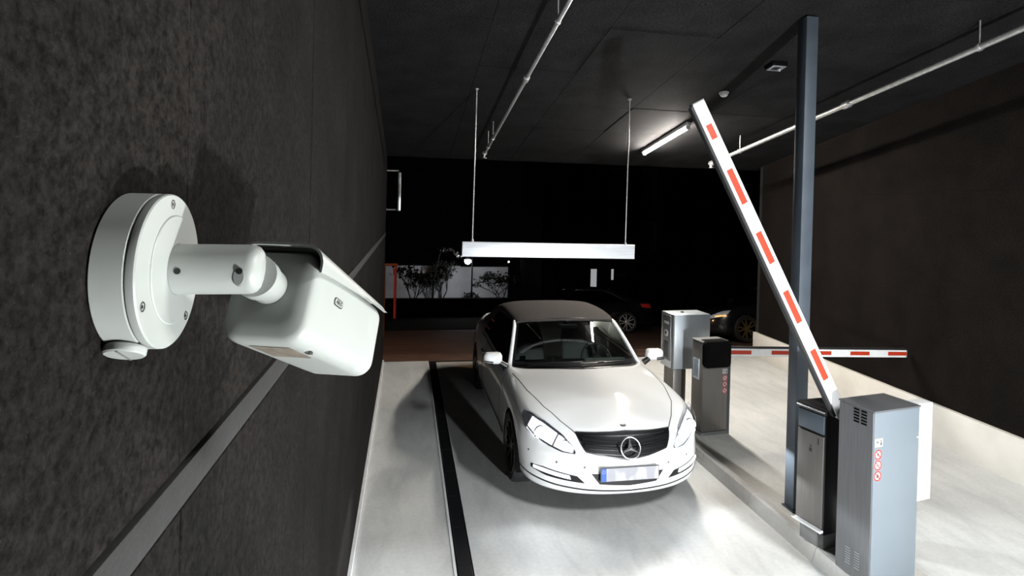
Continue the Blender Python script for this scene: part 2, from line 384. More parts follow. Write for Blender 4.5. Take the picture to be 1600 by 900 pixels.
# street outside, falling with the same grade as the soffit
st_ang = -math.atan(SLOPE)
def street_z(y): return -SLOPE * (y - 9.5)
sg = thing('street_ground', 'dark brown street surface outside the garage', 'street', (0, 9.5, 0), kind='structure'); sg.rotation_euler = (st_ang, 0, 0)
box('road', (-30, 0.15, -0.3), (40, 9.7, -0.02), M['asphalt'], sg)
box('pavement', (-30, 0.06, -0.3), (40, 1.35, 0.0), M['pave'], sg)
for i in range(30): box('kerb_stone', (-6 + i * 0.9, 1.352, -0.3), (-6 + i * 0.9 + 0.894, 1.47, 0.012), M['pave'], sg)
box('far_pavement', (-30, 9.7, -0.3), (40, 60, 0.0), M['night_facade'], sg)  # darkness of the unlit far ground put into a near-black colour
struct(box('threshold', (-0.36, FAR - 0.005, -0.2), (6.6, FAR + 0.10, -0.004), M['gap'])); tag(bpy.data.objects['threshold'], 'dark joint at the street threshold', 'threshold')
# ================================================================== SECURITY CAMERA ON THE LEFT WALL
SC = thing('security_camera', 'white bullet security camera on a round wall box, close to the lens', 'camera', (-0.36, 0.8217, 2.5345))
JR, JT = 0.1022, 0.0503
jb = lathe('junction_box', [(0, 0), (JR*0.985, 0), (JR, 0.002), (JR, 0.0365), (JR*0.985, 0.0375), (0, 0.0375)], M['cam_white'], SC, 72, 'x')
lathe('gasket', [(0.05, 0.037), (JR*0.982, 0.037), (JR*0.982, 0.0402), (0.05, 0.0402)], M['cam_grey'], jb, 72, 'x')
lid = lathe('lid', [(0, 0.0395), (JR*0.995, 0.0395), (JR, 0.041), (JR, 0.0485), (JR*0.985, JT), (0, JT)], M['cam_white'], SC, 72, 'x')
OY = 0.018
lathe('mount_disc', [(0, JT-0.001), (0.0735, JT-0.001), (0.0735, JT+0.0006), (0.0722, JT+0.0018), (0, JT+0.0018)], M['cam_white'], lid, 64, 'x', (0, OY*0.6, 0))
for a in (88, 203, 307):
    c = (0, 0.0885*math.cos(math.radians(a)), 0.0885*math.sin(math.radians(a)))
    s_ = lathe('screw', [(0, JT-0.001), (0.0062, JT-0.001), (0.0062, JT+0.0008), (0.0048, JT+0.0008), (0.0045, JT-0.0005), (0, JT-0.0005)], M['screw'], lid, 20, 'x', c)
    lathe('screw_socket', [(0, JT-0.0005), (0.0028, JT-0.0005), (0.0028, JT+0.0002), (0, JT+0.0002)], M['black'], lid, 6, 'x', c)
pg = lathe('conduit_plug', [(0, -0.114), (0.0215, -0.114), (0.0235, -0.112), (0.0235, -0.104), (0.020, -0.101), (0.020, -0.090), (0, -0.090)], M['cam_white'], SC, 32, 'z', (0.0195, 0, 0.001)); pg.rotation_euler = (-0.50, 0, 0)
box('slot', (-0.0015, -0.0215, -0.1148), (0.0015, 0.0215, -0.1132), M['cam_grey'], pg)
lathe('plug_seal', [(0, -0.1035), (0.0215, -0.1035), (0.0215, -0.0995), (0, -0.0995)], M['black_rubber'], pg, 32, 'z')
# wall arm
AR = 0.0345
arm = lathe('wall_arm', [(0, JT), (AR, JT), (AR, 0.146), (AR*0.985, 0.151), (AR*0.9, 0.157), (AR*0.72, 0.1615), (AR*0.4, 0.164), (0, 0.165)], M['cam_white'], SC, 48, 'x', (0, OY, 0))
lathe('arm_seam', [(0, JT+0.0005), (AR+0.0006, JT+0.0005), (AR+0.0006, JT+0.002), (0, JT+0.002)], M['cam_grey'], arm, 48, 'x')
def cyl_to(name, c, d, r, h, m, parent, n=20):
    c = Vector(c); d = Vector(d).normalized(); return tube(name, [c, c + d*h], r, m, parent, n)
# grub screw recess and knuckle slot on the near side of the arm
cyl_to('grub_screw', (0.064, -AR+0.001, 0.001), (0, -1, 0), 0.0042, 0.0016, M['black'], arm)
sl = loft('knuckle_slot', [[(0.1395 + 0.008*math.cos(t)*s, -AR*0.985 - (0.0015 if s < 1 else -0.001), -0.006 + 0.0135*math.sin(t)*s) for t in [2*math.pi*k/24 for k in range(24)]] for s in (1.0, 0.82)], M['cam_grey'], arm)
cyl_to('knuckle_screw', (0.1405, -AR+0.0005, 0.0015), (0, -1, 0), 0.0042, 0.003, M['black'], arm)
# housing frame
KS = 1.09
hc = Vector((-0.187*KS, 0.835*KS, 2.628 + (2.500-2.628)*KS)) - SC.location
hya, hti = 0.30, 0.444
hW, hH, hL = 0.127*KS, 0.134*KS, 0.272*KS*1.055
hf = Vector((math.sin(hya)*math.cos(hti), math.cos(hya)*math.cos(hti), -math.sin(hti))); hr = Vector((math.cos(hya), -math.sin(hya), 0)); hu = hr.cross(hf)
def hp(l, a, b): return hc + hf*l + hr*a + hu*b
def hring(l, s, w=hW, h=hH, r=0.030, dz=0.0): return [hp(l, a*s, b*s + dz) for a, b in rrect(w, h, r, 7)]
hs = loft('housing', [hring(0.0, 0.05), hring(-0.002, 0.6), hring(0.0, 0.86), hring(0.0045, 0.945), hring(0.012, 0.985), hring(0.024, 1.0), hring(hL*0.80, 0.985), hring(hL*0.806, 0.979), hring(hL*0.812, 0.985), hring(hL*0.97, 0.975), hring(hL, 0.95), hring(hL, 0.85)], M['cam_white'], SC, smooth=50)
loft('lens_window', [hring(hL+0.0005, 0.84), hring(hL+0.002, 0.84)], M['black'], hs)
# sunshield: wraps the top and the upper flanks, deeper at the back
rows_o, rows_i = [], []
NL, NA = 14, 26
def shield_row(l, off):
    dep = 0.040 - 0.026*min(1, max(0, (l+0.004)/(hL*0.98)))**0.8
    w_, h_ = hW + 2*off, hH + 2*off; r_ = 0.030 + off
    zt, zb = h_/2, hH/2 - dep
    pts = [(w_/2, zb), (w_/2, min(zb + 0.5*(zt - r_ - zb), zt - r_*0.7))]
    for k in range(8):
        a = math.radians(90*k/7); pts.append((w_/2 - r_ + r_*math.cos(a), zt - r_ + r_*math.sin(a)))
    pts = [(a, max(b, zb)) for a, b in pts]
    pts += [(-a, b) for a, b in pts[::-1]]
    return [hp(l, a, b + 0.003) for a, b in pts]
ls = [-0.006 + (hL + 0.015)*k/NL for k in range(NL + 1)]
bm = bmesh.new()
O = [[bm.verts.new(p) for p in shield_row(l, 0.0075)] for l in ls]; I = [[bm.verts.new(p) for p in shield_row(l, 0.0035)] for l in ls]
n_ = len(O[0])
for A, B, flip in ((O, O, False), (I, I, True)):
    for i in range(NL):
        for k in range(n_-1): bm.faces.new((A[i][k], A[i][k+1], A[i+1][k+1], A[i+1][k]))
for i in range(NL):
    for k in (0, n_-1): bm.faces.new((O[i][k], O[i+1][k], I[i+1][k], I[i][k]))
for i in (0, NL):
    for k in range(n_-1): bm.faces.new((O[i][k], O[i][k+1], I[i][k+1], I[i][k]))
sh = link('sunshield', from_bm(bm, 'sunshield'), M['cam_white'], SC, 45)
loft('shield_gasket', [[hp(l, a*1.012, b*1.012 + 0.0025) for a, b in rrect(hW, hH, 0.030, 7)[:16]] for l in (0.004, 0.010)], M['cam_grey'], sh, closed=False)
# knuckle between arm and housing
ka = Vector((0.150, 0.018, -0.008)); kb = hp(0.002, -0.004, 0.012)
kd = (kb - ka)
kn = tube('knuckle', [ka, ka + kd*0.35, ka + kd*0.36, ka + kd*0.9, kb], [0.031, 0.0305, 0.0275, 0.0275, 0.024], M['cam_white'], SC, 36)
# badge on the flank
bw, bh = 0.036, 0.013
bc = hp(hL*0.30, hW/2 - 0.0006, 0.016)
def badge_pts(s, n_off): return [bc + hf*(a*s) + hu*(b*s) + hr*n_off for a, b in rrect(bw, bh, 0.0055, 5)]
bd = loft('badge', [badge_pts(1.0, 0.0), badge_pts(1.0, 0.0014)], M['ink'], hs)
mw = Matrix(((hf.x, hu.x, hr.x, (bc + hr*0.0016).x), (hf.y, hu.y, hr.y, (bc + hr*0.0016).y), (hf.z, hu.z, hr.z, (bc + hr*0.0016).z), (0, 0, 0, 1)))
loft('badge_face', [[bc + hf*(a*0.86) + hu*(b*0.74) + hr*q for a, b in rrect(bw, bh, 0.0052, 5)] for q in (0.0013, 0.0017)], M['cam_white'], bd)
text_mesh('lettering', 'ABUS', 0.0098, M['ink'], hs, mw)
# adjusting screw under the flank
cyl_to('drain_screw', hp(hL*0.22, hW/2 - 0.020, -hH/2 + 0.002), -hu, 0.006, 0.003, M['screw'], hs)
box_pts = [hp(l, a, -hH/2*0.988 - 0.0012) for l, a in ((0.03, -0.03), (0.03, 0.035), (0.11, 0.035), (0.11, -0.03))]
prism('rating_label', box_pts, -hu*0.0006, M['label_tan'], hs)

# ================================================================== BARRIER GATES AND TERMINALS ON THE ISLAND
def ring_sign(parent, c, nx, ny, nz, r, slash=True, picto=0):
    """small round prohibition sign: white disc, red ring, slash, pictogram; c centre, nx/nz in-plane axes, ny outward"""
    c, nx, ny, nz = Vector(c), Vector(nx), Vector(ny), Vector(nz)
    def disc(name, r0, r1, d0, d1, m, n=28):
        bm = bmesh.new()
        ro = [bm.verts.new(c + (nx*math.cos(t) + nz*math.sin(t))*r1 + ny*d1) for t in [2*math.pi*k/n for k in range(n)]]
        if r0 > 0:
            ri = [bm.verts.new(c + (nx*math.cos(t) + nz*math.sin(t))*r0 + ny*d1) for t in [2*math.pi*k/n for k in range(n)]]
            for k in range(n): bm.faces.new((ro[k], ro[(k+1) % n], ri[(k+1) % n], ri[k]))
        else: bm.faces.new(ro)
        lo = [bm.verts.new(c + (nx*math.cos(t) + nz*math.sin(t))*r1 + ny*d0) for t in [2*math.pi*k/n for k in range(n)]]
        for k in range(n): bm.faces.new((ro[k], ro[(k+1) % n], lo[(k+1) % n], lo[k]))
        return from_bm(bm, name), m
    me, m = disc('sticker', 0, r, 0, 0.0008, M['sign_white']); d = link('sticker', me, m, parent)
    me, m = disc('red_ring', r*0.74, r*0.98, 0.0008, 0.0013, M['red_ring']); link('red_ring', me, m, d)
    def bar(name, pts, m, off=0.0012): return prism(name, [c + nx*(a*r) + nz*(b*r) + ny*off for a, b in pts], ny*0.0004, m, d)
    if picto == 0: bar('pictogram', [(-0.3, -0.1), (-0.05, 0.28), (0.3, 0.2), (0.12, -0.02), (0.3, -0.35), (0.0, -0.22)], M['ink'])
    elif picto == 2: bar('pictogram', [(-0.32, -0.15), (-0.1, 0.3), (0.22, 0.32), (0.3, -0.1), (0.05, -0.35), (-0.2, -0.3)], M['ink'])
    else: bar('pictogram', [(-0.2, 0.05), (0.3, 0.05), (0.3, -0.08), (-0.2, -0.08)], M['ink'])
    bar('slash', [(-0.60, 0.48), (-0.48, 0.60), (0.60, -0.48), (0.48, -0.60)], M['red_ring'], 0.0014)
def square_sign(parent, c, nx, ny, nz, s):
    c, nx, ny, nz = Vector(c), Vector(nx), Vector(ny), Vector(nz)
    d = prism('sticker', [c + nx*(a*s) + nz*(b*s) for a, b in ((-1.15, -0.9), (1.15, -0.9), (1.15, 0.9), (-1.15, 0.9))], ny*0.0008, M['sign_white'], parent)
    def bar(pts): prism('pictogram', [c + nx*(a*s) + nz*(b*s) + ny*0.0008 for a, b in pts], ny*0.0005, M['ink'], d)
    bar([(-0.8, 0.35), (-0.7, 0.5), (-0.35, 0.1), (-0.2, 0.45), (-0.05, 0.4), (-0.3, -0.15), (-0.45, -0.1)])
    bar([(0.45, -0.6), (0.85, -0.6), (0.85, 0.05), (0.45, 0.05)]); bar([(0.5, 0.18), (0.8, 0.18), (0.8, 0.5), (0.5, 0.5)])

# ---- near barrier gate (raised arm)
BG = thing('barrier_gate', 'grey steel barrier cabinet with raised red and white arm at the right front', 'barrier', (3.126, 3.262, 0.117), 0.159, 'barrier gates')
CW, CDp, CH = 0.439, 0.266, 1.204
body = box('cabinet_body', (0.004, 0, 0.0), (CW, CDp, CH - 0.012), M['cab_grey'], BG, 0.004)
box('roof_plate', (-0.006, -0.006, CH - 0.012), (CW + 0.006, CDp + 0.006, CH), M['cab_steel'], BG, 0.003)
door = box('service_door', (-0.004, 0.004, 0.012), (0.004, CDp - 0.004, CH - 0.014), M['cab_steel'], BG, 0.001, 1)
for yc in (0.072, 0.128):
    for k in range(5):
        z = 1.085 + k*0.021; box('vent_slot', (-0.0055, yc - 0.021, z), (-0.0035, yc + 0.021, z + 0.013), M['soft_black'], door)
for yc in (0.095, 0.165):
    for k in range(7):
        z = 0.075 + k*0.018; box('vent_slot', (-0.0062, yc - 0.017, z), (-0.0035, yc + 0.017, z + 0.010), M['cam_grey'], door)
        prism('louvre', [(-0.004, yc - 0.018, z + 0.010), (-0.009, yc - 0.018, z + 0.004), (-0.004, yc - 0.018, z + 0.004)], (0, 0.036, 0), M['silver'], door)
fx, fz = (1, 0, 0), (0, 0, 1)
square_sign(body, (0.048, -0.0001, 0.985), fx, (0, -1, 0), fz, 0.031)
for k in range(3): ring_sign(body, (0.043, -0.0001, 0.905 - k*0.073), fx, (0, -1, 0), fz, 0.035, True, k)
cyl_to('lock', (CW - 0.025, 0.001, 0.985), (0, -1, 0), 0.008, 0.006, M['chrome'], body)
box('equipment_box', (0.20, CDp + 0.001, 0.33), (0.98, CDp + 0.10, 1.085), M['white_paint'], BG, 0.006)
def arm_on(parent, base, tip, stripes, hw, th, facing, red=M['red']):
    """boom from base to tip; facing = outward normal of the striped side; stripes as (from, to) metres from the tip"""
    base, tip, n = Vector(base), Vector(tip), Vector(facing).normalized()
    ax_ = (tip - base); Lg = ax_.length; ax_.normalize(); sd = ax_.cross(n).normalized()
    def P(l, s, d): return base + ax_*l - sd*s + n*d
    def slab(name, l0, l1, s0, s1, d0, d1, m, par, bev=0.0):
        return prism(name, [P(l0, s0, d0), P(l1, s0, d0), P(l1, s1, d0), P(l0, s1, d0)], n*(d1-d0), m, par, bev)
    a = slab('arm', 0, Lg, -hw, hw, -th/2, th/2, M['white_paint'], parent, 0.004)
    slab('edge_profile', 0.02, Lg - 0.01, hw, hw + 0.022, -th*0.42, th*0.42, M['black_rubber'], a, 0.003)
    slab('end_cap', Lg, Lg + 0.008, -hw*1.0, hw*1.0, -th*0.5, th*0.5, M['cam_grey'], a)
    for s0, s1 in stripes: slab('reflector_strip', Lg - s1, Lg - s0, -hw*0.46, hw*0.56, th/2 - 0.001, th/2 + 0.0012, red, a)
    return a
# arm endpoints are worked out in world space, then brought into the gate's frame
mi = (Matrix.Translation(BG.location) @ Matrix.Rotation(0.159, 4, 'Z')).inverted()
A0, A1 = Vector((3.195, 3.64, 1.16)), Vector((1.972, 3.64, 3.40))
tpt = lambda v: mi @ Vector(v)
arm_on(BG, tpt(A0), tpt(A1), [(0.17, 0.28), (0.52, 0.79), (1.02, 1.27), (1.50, 1.76), (1.99, 2.24)], 0.047, 0.05, mi.to_3x3() @ Vector((0, -1, 0)))
cyl_to('pivot_hub', tpt((3.195, 3.66, 1.17)), mi.to_3x3() @ Vector((0, -1, 0)), 0.05, 0.10, M['cam_grey'], BG)

# ---- steel post from island to ceiling
PP = thing('steel_post', 'blue-grey square steel post running from the island up to the ceiling', 'post', (3.318, 4.267, 0.117))
box('shaft', (-0.055, -0.057, 0.008), (0.055, 0.057, ceil_z(4.33) - 0.117 - 0.002), M['steel_post'], PP, 0.004)
box('base_plate', (-0.07, -0.072, 0.0), (0.07, 0.072, 0.010), M['steel_post'], PP, 0.001, 1)

# ---- near ticket terminal
T1 = thing('ticket_terminal', 'black ticket terminal with brushed steel front beside the barrier cabinet', 'ticket machine', (3.104, 3.669, 0.117), 0.219)
box('foot', (0.025, 0.02, 0.0), (0.27, 0.225, 0.13), M['cam_grey'], T1, 0.004)
tb = box('column', (0.0, 0.0, 0.12), (0.30, 0.245, 1.03), M['black'], T1, 0.008)
box('front_plate', (-0.014, 0.012, 0.17), (0.002, 0.233, 0.86), M['term_steel'], T1, 0.004)
box('upper_plate', (-0.012, 0.012, 0.875), (0.002, 0.233, 1.015), M['steel_post'], T1, 0.004)
loft('top_cap', [[(x, y, z) for x, z in ((-0.016, 1.025), (0.30, 1.025), (0.30, 1.052), (0.02, 1.064), (-0.010, 1.058), (-0.020, 1.044))] for y in (-0.004, 0.249)], M['black'], T1, smooth=30)
box('cap_edge', (-0.022, 0.0, 1.040), (-0.014, 0.245, 1.052), M['chrome'], T1, 0.003)
lipz = 0.145
loft('tray_lip', [[(x, y, z) for x, z in ((0.0, lipz), (-0.030, lipz - 0.004), (-0.048, lipz + 0.012), (-0.050, lipz + 0.022), (-0.030, lipz + 0.012), (0.0, lipz + 0.016))] for y in (0.004, 0.02, 0.225, 0.241)], M['white_paint'], T1, smooth=40)
ic = box('ticket_icon', (-0.0152, 0.105, 0.715), (-0.0142, 0.128, 0.742), M['ink'], T1)
box('icon_stub', (-0.0152, 0.110, 0.748), (-0.0142, 0.122, 0.765), M['ink'], ic)
box('ticket_slot', (-0.0152, 0.050, 0.790), (-0.0138, 0.054, 0.835), M['soft_black'], T1)

# ---- rear terminal with black hood
T2 = thing('card_terminal', 'brushed steel terminal with black rounded hood and small screen, right of the car', 'ticket machine', (3.30, 5.804, 0.117), 0.105)
box('foot', (0.0, 0.0, 0.0), (0.355, 0.228, 0.03), M['cam_grey'], T2, 0.003)
tb = box('column', (0.008, 0.006, 0.03), (0.347, 0.222, 1.05), M['term_steel'], T2, 0.018, 3)
loft('hood', [[(a + 0.185, y, b + 0.918) for a, b in rrect(0.352*s, 0.300*s, 0.05*s, 5)] for y, s in ((-0.034, 0.93), (-0.022, 1.0), (0.10, 1.0))], M['soft_black'], T2)
box('top_plate', (0.0, 0.02, 1.05), (0.355, 0.228, 1.062), M['cam_grey'], T2, 0.004)
sf = box('screen_frame', (-0.003, 0.06, 0.62), (0.010, 0.175, 0.86), M['silver'], T2, 0.003)
box('screen', (-0.0045, 0.074, 0.645), (-0.002, 0.161, 0.84), M['screen'], sf)
square_sign(tb, (0.305, 0.0058, 0.715), fx, (0, -1, 0), fz, 0.030)
for k in range(3): ring_sign(tb, (0.307, 0.0058, 0.638 - k*0.072), fx, (0, -1, 0), fz, 0.034, True, (0, 2, 0)[k])

# ---- silver intercom station behind it
T3 = thing('intercom_station', 'silver sheet metal intercom box on a dark column behind the card terminal', 'intercom', (3.19, 6.30, 0.117), 0.06)
box('column', (0.03, 0.03, 0.0), (0.20, 0.26, 0.60), M['term_steel'], T3, 0.006)
hb_ = box('head', (0.0, 0.0, 0.61), (0.50, 0.30, 1.275), M['silver'], T3, 0.010, 2)
box('corner_strip', (-0.004, -0.004, 0.61), (0.012, 0.03, 1.275), M['cam_grey'], hb_)
fp = box('face_panel', (-0.008, 0.06, 0.70), (0.002, 0.25, 1.25), M['cab_steel'], hb_, 0.004)
box('nameplate', (-0.0105, 0.10, 1.14), (-0.007, 0.21, 1.175), M['sign_white'], fp)
lathe('speaker_ring', [(0.0, -0.0085), (0.045, -0.0085), (0.045, -0.014), (0.026, -0.016), (0.0, -0.016)], M['sign_white'], fp, 28, 'x', (0, 0.155, 1.03))
lathe('camera_eye', [(0.0, -0.016), (0.018, -0.016), (0.018, -0.019), (0.0, -0.019)], M['ink'], fp, 20, 'x', (0, 0.155, 1.03))
box('display', (-0.0105, 0.10, 0.73), (-0.007, 0.21, 0.93), M['ink'], fp)
lathe('beacon', [(0, 1.275), (0.02, 1.275), (0.02, 1.287), (0.012, 1.293), (0, 1.294)], M['cam_grey'], hb_, 16, 'z', (0.2, 0.15, 0))
cyl_to('cable_gland', (0.07, 0.05, 0.61), (0, 0, -1), 0.02, 0.035, M['cam_grey'], hb_)

# ---- far barrier gate (closed arm over the second lane)
B2 = thing('barrier_gate', 'lowered red and white barrier arm across the second lane', 'barrier', (3.73, 6.03, 0.0), 0, 'barrier gates')
box('pivot_post', (-0.05, -0.02, 0.0), (0.05, 0.08, 1.08), M['steel_post'], B2, 0.004)
arm_on(B2, (-0.02, -0.045, 1.013), (2.42, -0.045, 0.938), [(0.0 + 0.535*k, 0.27 + 0.535*k) for k in range(5)], 0.045, 0.045, (0, -1, 0))
cyl_to('pivot_hub', (0.0, 0.02, 1.013), (0, -1, 0), 0.035, 0.05, M['cam_grey'], B2)

# ================================================================== THINGS UNDER THE CEILING
def on_slope(y, d): return ceil_z(y) - d
def pipe(name, label, X, y0, y1, D, r, clamps, rods):
    P = thing(name, label, 'pipe', (X, y1, on_slope(y1, D)), 0, 'sprinkler pipes under the ceiling')
    L_ = lambda y, dz=0.0, dx=0.0: Vector((dx, y - y1, (on_slope(y, D) - on_slope(y1, D)) + dz))
    tube('pipe_run', [L_(y0), L_(y1)], r, M['galv'], P, 18)
    for y in clamps: tube('coupling', [L_(y - 0.045), L_(y - 0.042), L_(y + 0.042), L_(y + 0.045)], [r*1.1, r*1.5, r*1.5, r*1.1], M['galv'], P, 18)
    e = tube('end_cap', [L_(y1 - 0.03), L_(y1 + 0.03), L_(y1 + 0.035)], [r*1.55, r*1.55, r*0.9], M['galv'], P, 18)
    tube('end_nozzle', [L_(y1), L_(y1, -0.07, -0.012)], [r*0.9, r*0.7], M['galv'], P, 12)
    lathe('nozzle_plate', [(0, -0.075), (r*1.5, -0.075), (r*1.4, -0.065), (0, -0.065)], M['galv'], P, 16)
    for y in rods:
        ro = tube('hanger_rod', [L_(y, r), L_(y, D + 0.004)], 0.0055, M['galv'], P, 8)
        tube('hanger_clip', [L_(y - 0.014), L_(y + 0.014)], r*1.28, M['galv'], ro, 16)
    return P
pipe('sprinkler_pipe', 'thin galvanised sprinkler pipe under the ceiling above the white car', 1.115, -1.5, 8.36, 0.23, 0.021, [5.42], [2.4, 4.25, 7.55, 8.0])
pipe('sprinkler_pipe', 'thicker galvanised pipe under the ceiling above the second lane', 4.83, -1.5, 8.38, 0.23, 0.028, [5.55], [1.2, 4.06, 7.6])
# hanging height bar
HB = thing('height_limit_bar', 'white aluminium height bar hanging on two rods above the car', 'height bar', (1.66, 6.40, 2.15))
HB.rotation_euler = (0, 0.006, 0)
bb = box('bar', (-1.04, -0.02, -0.085), (1.04, 0.02, 0.085), M['alu'], HB, 0.003)
for X in (-0.925, 0.925):
    ro = tube('suspension_rod', [(X, 0, 0.09), (X, 0, ceil_z(6.4) - 2.15 + 0.008)], 0.0075, M['galv'], HB, 10)
    tube('rod_eye', [(X, 0, 0.083), (X, 0, 0.10), (X, 0, 0.115)], [0.018, 0.018, 0.010], M['galv'], ro, 12)
    tube('ceiling_anchor', [(X, 0, ceil_z(6.4) - 2.15 - 0.012), (X, 0, ceil_z(6.4) - 2.15 + 0.004)], 0.022, M['galv'], ro, 12)
# fluorescent fittings
def fitting(label, X, yc, ln):
    Ft = thing('ceiling_light', label, 'ceiling light', (X, yc, ceil_z(yc)), 0, 'fluorescent fittings along the ceiling'); Ft.rotation_euler = (-math.atan(SLOPE), 0, 0)
    box('housing', (-0.035, -ln/2 - 0.03, -0.055), (0.035, ln/2 + 0.03, -0.002), M['lamp_house'], Ft, 0.006)
    tube('lit_tube', [(0, -ln/2, -0.078), (0, ln/2, -0.078)], 0.019, M['tube_on'], Ft, 16)
    for s in (-1, 1): box('tube_holder', (-0.022, s*ln/2 - 0.02, -0.10), (0.022, s*ln/2 + 0.02, -0.05), M['lamp_house'], Ft, 0.004)
fitting('lit fluorescent tube on the ceiling at the street end', 3.74, 7.86, 1.45)
fitting('lit fluorescent tube on the ceiling nearest the entrance lane', 3.72, 0.8, 1.45)
# detector and beam sensor
D1 = thing('smoke_detector', 'small white smoke detector on the ceiling above the tip of the raised arm', 'detector', (3.60, 6.02, ceil_z(6.02))); D1.rotation_euler = (-math.atan(SLOPE), 0, 0)
lathe('base_ring', [(0, 0.0), (0.055, 0.0), (0.055, -0.012), (0, -0.012)], M['white_paint'], D1, 28)
lathe('sensor_head', [(0, -0.012), (0.045, -0.012), (0.042, -0.035), (0.030, -0.048), (0, -0.052)], M['white_paint'], D1, 28)
D2 = thing('motion_sensor', 'black and white box sensor on the ceiling beside the steel post', 'sensor', (3.67, 5.18, ceil_z(5.18))); D2.rotation_euler = (-math.atan(SLOPE), 0, 0)
box('back_box', (-0.085, -0.07, -0.045), (0.085, 0.07, 0), M['soft_black'], D2, 0.004)
box('face_plate', (-0.075, -0.06, -0.056), (0.075, 0.06, -0.044), M['silver'], D2, 0.004)
box('lens_bar', (-0.055, -0.045, -0.061), (0.02, 0.02, -0.055), M['black'], D2, 0.003)
lathe('indicator', [(0, -0.055), (0.012, -0.055), (0.010, -0.064), (0, -0.066)], M['sign_white'], D2, 14, 'z', (0.058, 0.03, 0))

# ================================================================== CARS
def pchip(xs, ys_, x):
    return float(np.interp(x, xs, ys_))
def hood_c(x): return pchip([-0.9, -0.55, -0.2, 0.0, 0.2, 0.4, 0.6, 0.70, 0.76], [0.972, 0.958, 0.928, 0.905, 0.876, 0.840, 0.793, 0.762, 0.730], x)
COLS = [ # x, y, spine x, region, r4 (inset,z), r5 (inset,z)
 (0.875, 0.0, 0.55, 'F', (0.060, 0.655), (0.110, 0.722)),
 (0.862, 0.25, 0.50, 'F', (0.058, 0.652), (0.112, 0.720)),
 (0.805, 0.48, 0.42, 'F', (0.055, 0.645), (0.125, 0.716)),
 (0.690, 0.68, 0.34, 'F', (0.048, 0.650), (0.150, 0.738)),
 (0.530, 0.81, 0.26, 'F', (0.030, 0.680), (0.105, 0.775)),
 (0.360, 0.868, 0.18, 'S', (0.020, 0.700), (0.080, 0.802)),
 (0.180, 0.885, 0.08, 'S', (0.012, 0.705), (0.072, 0.826)),
 (0.000, 0.890, -0.05, 'S', (0.010, 0.715), (0.072, 0.846)),
 (-0.20, 0.890, -0.20, 'S', (0.010, 0.720), (0.076, 0.862)),
 (-0.40, 0.886, -0.36, 'S', (0.012, 0.730), (0.080, 0.876)),
 (-0.62, 0.882, -0.52, 'S', (0.014, 0.740), (0.086, 0.888)),
 (-0.84, 0.882, -0.80, 'C', (0.014, 0.745), (0.088, 0.897)),
 (-1.25, 0.886, -1.25, 'C', (0.014, 0.755), (0.092, 0.908)),
 (-1.90, 0.890, -1.90, 'C', (0.014, 0.765), (0.100, 0.922)),
 (-2.42, 0.894, -2.42, 'C', (0.010, 0.770), (0.105, 0.936)),
 (-2.76, 0.894, -2.76, 'R', (0.010, 0.775), (0.112, 0.946)),
 (-3.14, 0.880, -3.02, 'R', (0.020, 0.780), (0.130, 0.952)),
 (-3.50, 0.830, -3.26, 'R', (0.030, 0.780), (0.130, 0.955)),
 (-3.71, 0.660, -3.45, 'R', (0.035, 0.780), (0.120, 0.958)),
 (-3.81, 0.350, -3.58, 'R', (0.035, 0.780), (0.100, 0.960)),
 (-3.84, 0.0, -3.66, 'R', (0.035, 0.780), (0.080, 0.962))]
_body_cache = {}
